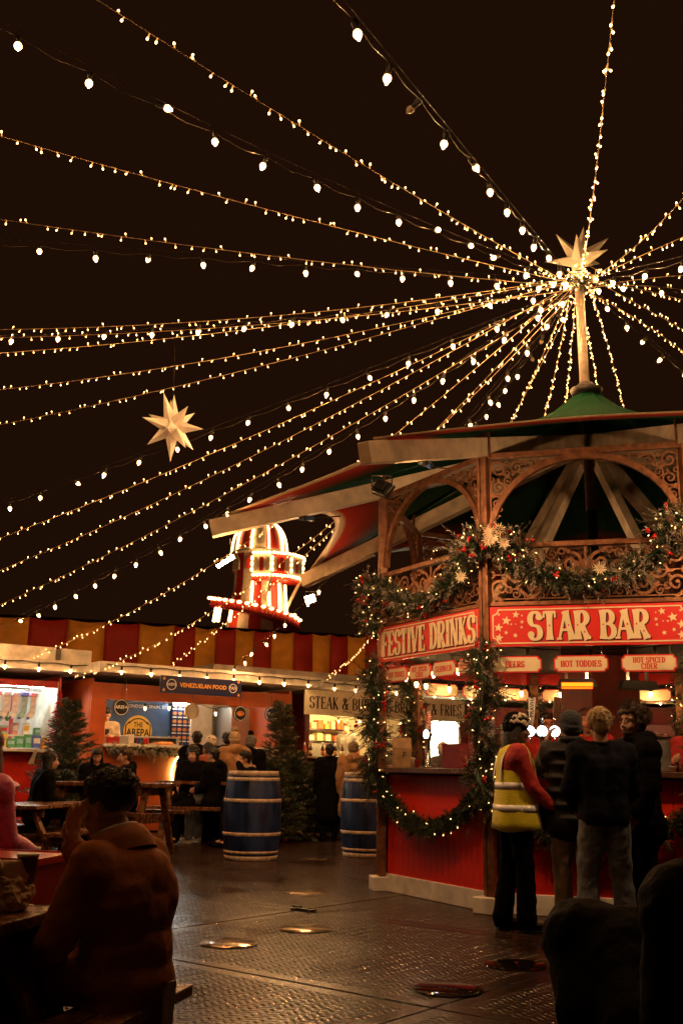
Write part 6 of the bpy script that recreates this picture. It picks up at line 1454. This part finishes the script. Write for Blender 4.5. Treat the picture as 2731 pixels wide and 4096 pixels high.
def band(P, z, rx, ry, h, m, name='reflective_band', cy=0.0, a0=0, a1=360):
    mb = MB(); n = 40; pts = []
    for i in range(n + 1):
        q = R(a0 + (a1 - a0) * i / n); sq = 2.5; cx = abs(math.cos(q)) ** (2 / sq) * (1 if math.cos(q) > 0 else -1); sy = abs(math.sin(q)) ** (2 / sq) * (1 if math.sin(q) > 0 else -1); pts.append((rx * cx, ry * sy + cy))
    vs = [P.w((x, y, z + dz)) for dz in (-h / 2, h / 2) for x, y in pts]; mb.add(vs, [(i, i + 1, n + 2 + i, n + 1 + i) for i in range(n)], smooth=True); o = mb.build(name, m, P.t); so = o.modifiers.new('t', 'SOLIDIFY'); so.thickness = .004; so.offset = 1; return o
band(P, 1.15, .221, .159, .058, M_refl, cy=.01); band(P, .97, .241, .177, .058, M_refl, cy=.01)
for sg in (-1, 1):
    mb = MB(); pts = [(sg * .13, -.148, 1.17), (sg * .118, -.142, 1.30), (sg * .10, -.112, 1.43), (sg * .095, .0, 1.50), (sg * .10, .125, 1.43), (sg * .118, .158, 1.30), (sg * .13, .165, 1.17)]
    vs = []
    for x, y, z in pts: vs += [P.w((x - .026, y, z)), P.w((x + .026, y, z))]
    mb.add(vs, [(2 * i, 2 * i + 1, 2 * i + 3, 2 * i + 2) for i in range(6)], smooth=True); o = mb.build('reflective_brace', M_refl, P.t); so = o.modifiers.new('t', 'SOLIDIFY'); so.thickness = .006; sd = o.modifiers.new('s', 'SUBSURF'); sd.levels = 2; sd.render_levels = 2
mb = MB()      # pale knitted shapes on the beanie
rx = random.Random(12)
for (a, z, ln, w) in ((70, .125, .07, .022), (100, .10, .06, .02), (40, .115, .06, .02), (80, .065, .09, .02), (55, .045, .05, .018), (112, .055, .05, .018), (20, .07, .05, .018)):
    pts = []
    for t in range(7):
        aa = R(a + (t - 3) * ln * 120); zz = z + .012 * math.sin(t * 1.9 + a); r_ = math.sqrt(max(.05, 1 - ((zz - .05) / .105) ** 2)); pts.append(P.hp((.099 * r_ * math.sin(aa), -.02 - .116 * r_ * math.cos(aa) * -1 * -1 if False else -.02 + .116 * r_ * math.cos(aa + R(0)), zz)))
    mb.tube(pts, [w * .35] + [w * .55] * 5 + [w * .35], 6)
mb.build('knitted_pattern', CW, P.t)
mb = MB()
for q in 'lr': P.hand(mb, q, 15, (0, .25, -1), (1 if q == 'l' else -1, 0, 0)); P.c(mb, P.j['wr' + q] - Vector((0, .05, -.03)), .045, P.j['wr' + q] + Vector((0, .012, -.05)), .04)
o = mb.build('glove', CB, P.t); 
for v in o.data.vertices: pass
remesh(o, .007, 1); dsp = o.modifiers.new('thick', 'DISPLACE'); dsp.strength = .006; dsp.mid_level = 0
P = Person(near_ground(2285, 8.62), 4, 1.72, 'person in dark padded gilet and beanie leaning at the bar, hand raised', J=dict(ell=(-.27, .12, 1.24), wrl=(-.165, .13, 1.50)), head_yaw=5)
P.body((60, 20), hd=dict(l=(.3, 0, 1))); P.trousers(CKH, .02); P.shoes(CB); P.jacket(CG, .014, name='sleeves'); P.jacket(CGR, .026, hem=.10, name='padded_gilet', sleeves=False, puff=.02, collar=True); P.hair(HBK, 'short'); P.beanie(cloth('blue_knit', (.02, .028, .045), bump=.8, bscale=70), True)
P = Person(near_ground(2405, 7.9), 3, 1.71, 'blond person in navy jumper and jeans, back turned, at the bar', vox=.0095, J=dict(anl=(-.17, -.02, .085), anr=(.15, .0, .085), tol=(-.22, .13, .045), tor=(.19, .15, .045), knl=(-.135, .02, .5), knr=(.125, .03, .5), ell=(-.25, .05, 1.14), wrl=(-.16, .22, 1.0), elr=(.25, .05, 1.14), wrr=(.16, .22, 1.0)))
P.body(); P.trousers(CJ, .022, .018); P.shoes(CB, M_cwhite); P.jacket(CN_, .028, name='jumper', hem=.0); P.hair(HBL, 'blond', 4)
mb = MB(); mb.tube([P.w(P.j['nek'] + Vector((.062 * math.cos(q), .066 * math.sin(q), .005))) for q in [6.2832 * n / 16 for n in range(17)]], .013, 6); mb.build('collar', CN_, P.t)
P = Person(near_ground(2545, 8.35), 105, 1.76, 'curly haired man with glasses in black jacket facing left at the bar', vox=.0085, head_yaw=16, J=dict(ell=(-.24, .02, 1.13), wrl=(-.20, .14, .93), elr=(.24, .0, 1.13), wrr=(.2, .14, .93), anl=(-.14, -.03, .085), anr=(.14, -.03, .085)))
P.body((30, 30)); P.face(HBR, None); P.trousers(CB, .02); P.shoes(CB); P.jacket(CB, .032, hem=.12, hood=True, collar=True); P.hair(HBR, 'curly', 6)
mb = MB()
for sg in (-1, 1): mb.tube([P.hp((sg * .032 + .02 * math.cos(q), .094, .008 + .017 * math.sin(q))) for q in [6.2832 * n / 14 for n in range(15)]], .0016, 5); mb.tube([P.hp((sg * .052, .092, .01)), P.hp((sg * .078, .0, .012))], .0016, 5)
mb.build('glasses', M_black, P.t)
mb = MB(); mb.ell(P.hp((0, .055, -.075)), (.044, .04, .036), P.hrot(), 12, 8); remesh(mb.build('stubble', mat('stubble', (.14, .07, .045), .7), P.t), .008, 1)
# bartenders
def up_z(px, Y, z): p = at(px, HORIZON, Y); return Vector((p.x, p.y, z))
P = Person(up_z(2192, 10.75, .12), 186, 1.70, 'bartender in red jumper with tied dark hair behind the glowing beer font', head_yaw=-8, head_pitch=-2, J=dict(wrl=(-.12, .3, 1.12), wrr=(.12, .3, 1.12)), female=True)
P.body((50, 50)); P.face(); P.jacket(CR, .018, name='jumper'); P.trousers(CB); P.shoes(CB); P.hair(HBK, 'tied', 2)
P = Person(up_z(2358, 10.5, .12), 150, 1.74, 'bartender with dark hair in red jumper half hidden behind the blond head', head_yaw=20)
P.body(); P.face(); P.jacket(CR, .018, name='jumper'); P.trousers(CB); P.shoes(CB); P.hair(HBK, 'long', 2)
P = Person(up_z(2790, 10.2, .12), 175, 1.72, 'bartender in red at the right edge reaching towards the steel dispenser', J=dict(elr=(.26, .12, 1.18), wrr=(.30, .34, 1.24)))
P.body((50, 50)); P.face(); P.jacket(CR, .018, name='jumper'); P.trousers(CB); P.shoes(CB); P.hair(HBK, 'tied', 5)
# ---------------- man in the foreground
bo = Vector((-.735, 3.86, 0))
P = Person(bo, 62, 1.74, 'man in long brown coat sitting on the foreground bench with a hand at his face', 'sit', vox=.0075, seat=.45, head_pitch=10, head_yaw=8,
  J=dict(che=(0, -.01, .80), nek=(0, .05, .965), hed=(0, .115, 1.095), shl=(-.17, .03, .915), shr=(.165, .05, .915), ell=(-.25, .10, .66), wrl=(-.20, .33, .57), elr=(.20, .27, .76), wrr=(.07, .34, .95), knl=(-.13, .44, .52), knr=(.11, .46, .52), anl=(-.13, .40, .085), anr=(.12, .44, .085)))
P.body((40, 30), hd=dict(r=(-.1, -.05, 1), l=(.1, .8, -.3)), hpm=dict(r=(0, -1, 0), l=(0, -.2, -1))); P.face(HBK)
P.trousers(CB, .016); P.shoes(CB)
mb = MB(); P.torso(mb, .02)
for zc_, yc_, a_, b_, c_ in ((.84, .005, .205, .140, .15), (.74, -.005, .200, .142, .17), (.62, -.01, .195, .148, .17), (.52, -.015, .200, .155, .14)): mb.ell(P.w((0, yc_, zc_)), (a_ * P.k, b_ * P.k, c_ * P.k), P.Rm, 28, 18)
for q in 'lr':
    P.arm(mb, q, .024, .93); P.c(mb, P.j['sh' + q] - Vector((0, .01, .02)), .068, P.j['che'].lerp(P.j['pel'], .6) + Vector((-.07 if q == 'l' else .07, .0, 0)), .105)
for sg in (-1, 1): P.c(mb, Vector((sg * .07, -.01, .56)), .12, Vector((sg * .08, -.03, .43)), .115); P.c(mb, Vector((sg * .10, .0, .55)), .10, Vector((sg * .12, .15, .53)), .095)
P.c(mb, P.j['nek'] - Vector((0, .02, .05)), .085, P.j['nek'] - Vector((0, .005, .005)), .072)
folds(remesh(mb.build('coat', CBR, P.t), .0075, 14), .013)
mb = MB()       # turned-up collar: a cupped band
cn = P.j['nek']; n = 22; vs = []
for dz, rr_ in ((-.045, .105), (.0, .088), (.05, .080), (.048, .098), (.005, .118), (-.04, .128)):
    for i in range(n + 1):
        q = R(-205 + 230 * i / n); vs.append(P.w(cn + Matrix.Rotation(R(-22), 3, 'X') @ Vector((rr_ * math.cos(q), rr_ * math.sin(q) + .0, dz))))
mb.add(vs, [(a * (n + 1) + i, a * (n + 1) + i + 1, (a + 1) * (n + 1) + i + 1, (a + 1) * (n + 1) + i) for a in range(5) for i in range(n)], smooth=True); mb.build('coat_collar', CBR, P.t)
mb = MB(); mb.tube([P.w(cn + Matrix.Rotation(R(-22), 3, 'X') @ Vector((.073 * math.cos(R(q)), .073 * math.sin(R(q)), .052))) for q in range(-220, 50, 15)], .012, 8); mb.build('shirt_collar', CW, P.t)
mb = MB(); w_ = P.j['wrl']; e_ = P.j['ell']; d_ = (w_ - e_).normalized(); mb.tube([P.w(w_ - d_ * .03), P.w(w_ + d_ * .008)], [.041, .040], 14); mb.build('shirt_cuff', CW, P.t)
P.hair(HBK, 'fade', 7)
mb = MB(); mb.tube([P.hp((x, .03 * (1 - abs(x) * 12) - .06 if False else -.075, -.045)) for x in (-.04, 0, .04)], .004, 5); mb = MB()
mb.add([P.w((.02, -.165, .52)), P.w((.10, -.16, .52)), P.w((.09, -.155, .33)), P.w((.03, -.16, .34))], [(0, 1, 2, 3)]); o = mb.build('shirt_tail', CW, P.t); so = o.modifiers.new('t', 'SOLIDIFY'); so.thickness = .006
# ---------------- left edge
p = Vector((-1.68, 3.74, 0)); P = Person(p, -80, 1.68, 'person in beige fleece at the left edge holding a small cup over the table', 'sit', vox=.0075, seat=.46, J=dict(elr=(.24, .22, .80), wrr=(.10, .505, .92), ell=(-.20, .18, .82), wrl=(-.10, .36, .78)))
P.body((40, 62), hd=dict(r=(.0, 1, -.02)), hpm=dict(r=(-1, 0, -.35))); P.face(); P.jacket(CBEI, .030, hem=.08, name='fleece'); P.trousers(CB); P.shoes(CB); P.hair(HBR, 'long', 8)
hp_ = P.j['wrr'] + Vector((-.045, .12, .0))
t = thing('drink_cup', P.w(hp_ - Vector((0, 0, .05))), 'small cup held in a hand at the left edge', 'cup'); mb = MB(); mb.lathe([(.027, 0), (.036, .09), (.038, .092), (.038, .098), (.034, .098), (.033, .09)], P.w(hp_ - Vector((0, 0, .05))), 16); mb.build('cup_wall', M_counter, t); mb = MB(); mb.lathe([(.0385, .09), (.0385, .1)], P.w(hp_ - Vector((0, 0, .05))), 16); mb.build('cup_rim', CW, t)
P = Person(near_ground(-105, 5.5), -30, 1.66, 'person with long brown hair in bright pink puffer jacket at the left edge', 'sit', vox=.011, head_yaw=25, seat=.56)
P.body(); P.face(); P.trousers(CB); P.shoes(CB); P.jacket(CP, .02, hem=.0, name='puffer_jacket', puff=.06); P.hair(HRE, 'long', 9)
P = Person(near_ground(165, 13.9), -60, 1.70, 'long haired woman in black sitting at the left picnic table', 'sit', vox=.013, seat=.50, lean=4); P.body(); P.face(); P.jacket(CB, .04, hem=.05); P.trousers(CB); P.shoes(CB); P.hair(HBK, 'long', 4)
# white flyer near her
q = at(130, 3030, 13.4); mb = MB(); mb.add([q + Vector((-.05, 0, -.08)), q + Vector((.02, 0, -.08)), q + Vector((.06, 0, .1)), q + Vector((.03, .01, .11))], [(0, 1, 2, 3)]); o = mb.build('paper_flyer', CW, None, origin=q); tag(o, 'white paper held up beside the long haired woman in black', 'paper'); so = o.modifiers.new('t', 'SOLIDIFY'); so.thickness = .003
# ---------------- middle ground sitters
P = Person(near_ground(386, 16.0), 195, 1.66, 'woman with long dark hair looking down, seated left of the young man', 'sit', vox=.014, seat=.60, head_pitch=24); P.body(); P.face(); P.jacket(CB, .03); P.trousers(CB); P.shoes(CB); P.hair(HBK, 'long', 5)
P = Person(near_ground(520, 15.8), 110, 1.72, 'young man with short hair seated in profile before the orange stall', 'sit', vox=.014, seat=.56); P.body(); P.face(); P.jacket(CB, .04, hood=True); P.trousers(CJ); P.shoes(CB); P.hair(HBR, 'short', 5)
P = Person(near_ground(775, 17.6), 170, 1.72, 'person with big curly hair in black coat sitting cross-legged by the neon sign', 'sit', vox=.014, seat=.62, J=dict(knl=(-.05, .44, .62), anl=(.28, .46, .50), tol=(.42, .46, .44))); P.body(); P.face(); P.jacket(CB, .05, hem=.05); P.trousers(CB, .03); P.shoes(CB); P.hair(HBK, 'curly', 7); P.hair(HBK, 'long', 8)
P = Person(near_ground(868, 17.3), 60, 1.74, 'person in black coat and grey jeans seated with back turned near the barrel', 'sit', vox=.014, seat=.60); P.body(); P.face(); P.jacket(CB, .05, hem=.06, hood=True); P.trousers(CJ, .02); P.shoes(CW, M_cwhite); P.hair(HBK, 'short', 9)
P = Person(near_ground(1018, 16.9), 112, 1.75, 'young man eating with hand at mouth, seated behind the blue barrel', 'sit', vox=.013, seat=.56, lean=8, J=dict(wrl=(-.02, .27, 1.27), ell=(-.24, .20, 1.02))); P.body((60, 30), hd=dict(l=(.2, -.3, 1))); P.face(); P.jacket(CB, .035); P.trousers(CB); P.shoes(CB); P.hair(HBK, 'short', 10)
mb = MB(); mb.tube([P.w(P.j['nek'] + Vector((.105 * math.cos(q), .09 * math.sin(q) - .02, .02))) for q in [6.2832 * n / 14 for n in range(15)]], .035, 8); mb.build('fleece_collar', CBEI, P.t)
# ---------------- standing customers
def stander(px, Y, H, yaw, label, coat, tr=CB, hat=None, pom=None, hair=(HBK, 'short'), hem=.25, hood=False, zb=0, **kw):
    P = Person(up_z(px, Y, zb), yaw, H, label, vox=.015, **kw); P.body(); P.face(); P.jacket(coat, .045, hem=hem, name='coat', hood=hood, collar=True); P.trousers(tr); P.shoes(CB); P.hair(*hair)
    if hat: P.beanie(hat, True, pom)
    return P
stander(935, 17.6, 1.78, 20, 'person in long tan coat and fluffy beige hat queuing at the orange stall', CT, hat=CBEI, pom=CBEI, hem=.4, hood=True)
stander(1000, 18.0, 1.74, -20, 'person in black coat and dark bobble hat queuing at the orange stall', CB, hat=CG, pom=CB, hood=True)
stander(905, 18.4, 1.80, 8, 'dark haired person in black between the tan coat and the counter', CB)
stander(783, 18.2, 1.80, 5, 'dark haired person in black at the counter below the menu board', CB)
stander(765, 18.0, 1.58, 175, 'person with rust scarf facing the camera by the orange stall', CB, hair=(HRE, 'tied'))
stander(832, 17.9, 1.62, 60, 'long haired person in rust coat by the orange stall counter', CRUST, hair=(HBK, 'long'))
stander(840, 18.6, 1.74, -30, 'person in white cap before the pale kitchen door', CR, hat=CW)
stander(1412, 18.1, 1.66, -8, 'walker in tan parka with furry hood and brown hat behind the second barrel', CT, tr=CBEI, hat=CKH, hem=.42, hood=True)
stander(1318, 18.4, 1.62, 10, 'person in long black coat walking left of the tan parka', CB, hem=.5)
stander(1596, 18.5, 1.76, 185, 'bearded man in cap and grey jacket seen through the bar', CG, hat=CG)
stander(1585, 16.5, 1.48, 170, 'child with beige bobble hat seen through the bar', CKH, hat=CBEI, pom=CBEI)
stander(1772, 17.5, 1.66, 30, 'person with pale hood against the bright window beyond the bar', CG, hat=CW)
stander(1852, 17.0, 1.55, 0, 'person in dark beanie seen over the dark red box', CB, hat=CB)
# vendors inside
x, z = uof(424, 2900, A0, 1.0); P = Person(MA @ Vector((x, 1.0, .53)), 200, 1.74, 'stall vendor in beige jacket looking at a phone in the orange stall', vox=.014, head_pitch=22, J=dict(elr=(.24, .06, 1.13), wrr=(.08, .26, 1.22), ell=(-.24, .06, 1.13), wrl=(-.06, .26, 1.20))); P.body((50, 50)); P.face(); P.jacket(CBEI, .03); P.trousers(CB); P.shoes(CB); P.hair(HBK, 'short', 11)
ph = P.w((.01, .34, 1.27)); mb = MB(); mb.box(ph, (.075, .012, .15), rot=P.Rm); tag(mb.build('phone', M_black, origin=ph, bevel=.004), 'phone held by the vendor in the orange stall', 'phone')
x, z = uof(1388, 2950, S0, 1.0); P = Person(MS @ Vector((x, 1.0, .53)), 150, 1.70, 'cook in grey seen in the glowing steak stall', vox=.014); P.body(); P.face(); P.jacket(CG, .03); P.trousers(CB); P.shoes(CB); P.hair(HBR, 'short', 12)
# ---------------- dark figures lower right
P = Person(near_ground(2640, 3.6), 6, 1.66, 'figure in black coat bent forward with rounded back at the lower right', 'sit', vox=.010, seat=.30, lean=52, J=dict(nek=(0, .50, .68), hed=(0, .60, .60))); P.body(); P.trousers(CB); P.shoes(CB); P.jacket(CB, .09, hem=.1); P.hair(HBK, 'short', 13)
P = Person(near_ground(3010, 3.1), 8, 1.74, 'figure in black coat cut off by the right edge at the lower right', 'sit', vox=.010, seat=.30, lean=10); P.body(); P.trousers(CB); P.shoes(CB); P.jacket(CB, .075, hem=.1, collar=True); P.hair(HBK, 'short', 14)
# low benches under the two dark figures
for (px, Y, h, lb) in ((2640, 3.6, .30, 'low wooden bench under the bent figure at the lower right'), (3010, 3.1, .30, 'low wooden bench under the figure cut off by the right edge')):
    q = near_ground(px, Y); t = thing('low_bench', q, lb, 'bench')
    for k in (-1, 0, 1): mb = MB(Matrix.Translation(q)); mb.box((0, .12 * k, h - .03 + .001 * k), (.75, .112, .04)); mb.build('seat_plank', M_wood, t, bevel=.005)
    for sx in (-1, 1):
        for sy in (-1, 1): mb = MB(Matrix.Translation(q)); mb.beam((sx * .3, sy * .13, h - .05), (sx * .33, sy * .17, .0), .05, .05, up=(0, 1, 0)); mb.build('leg', M_wood, t)
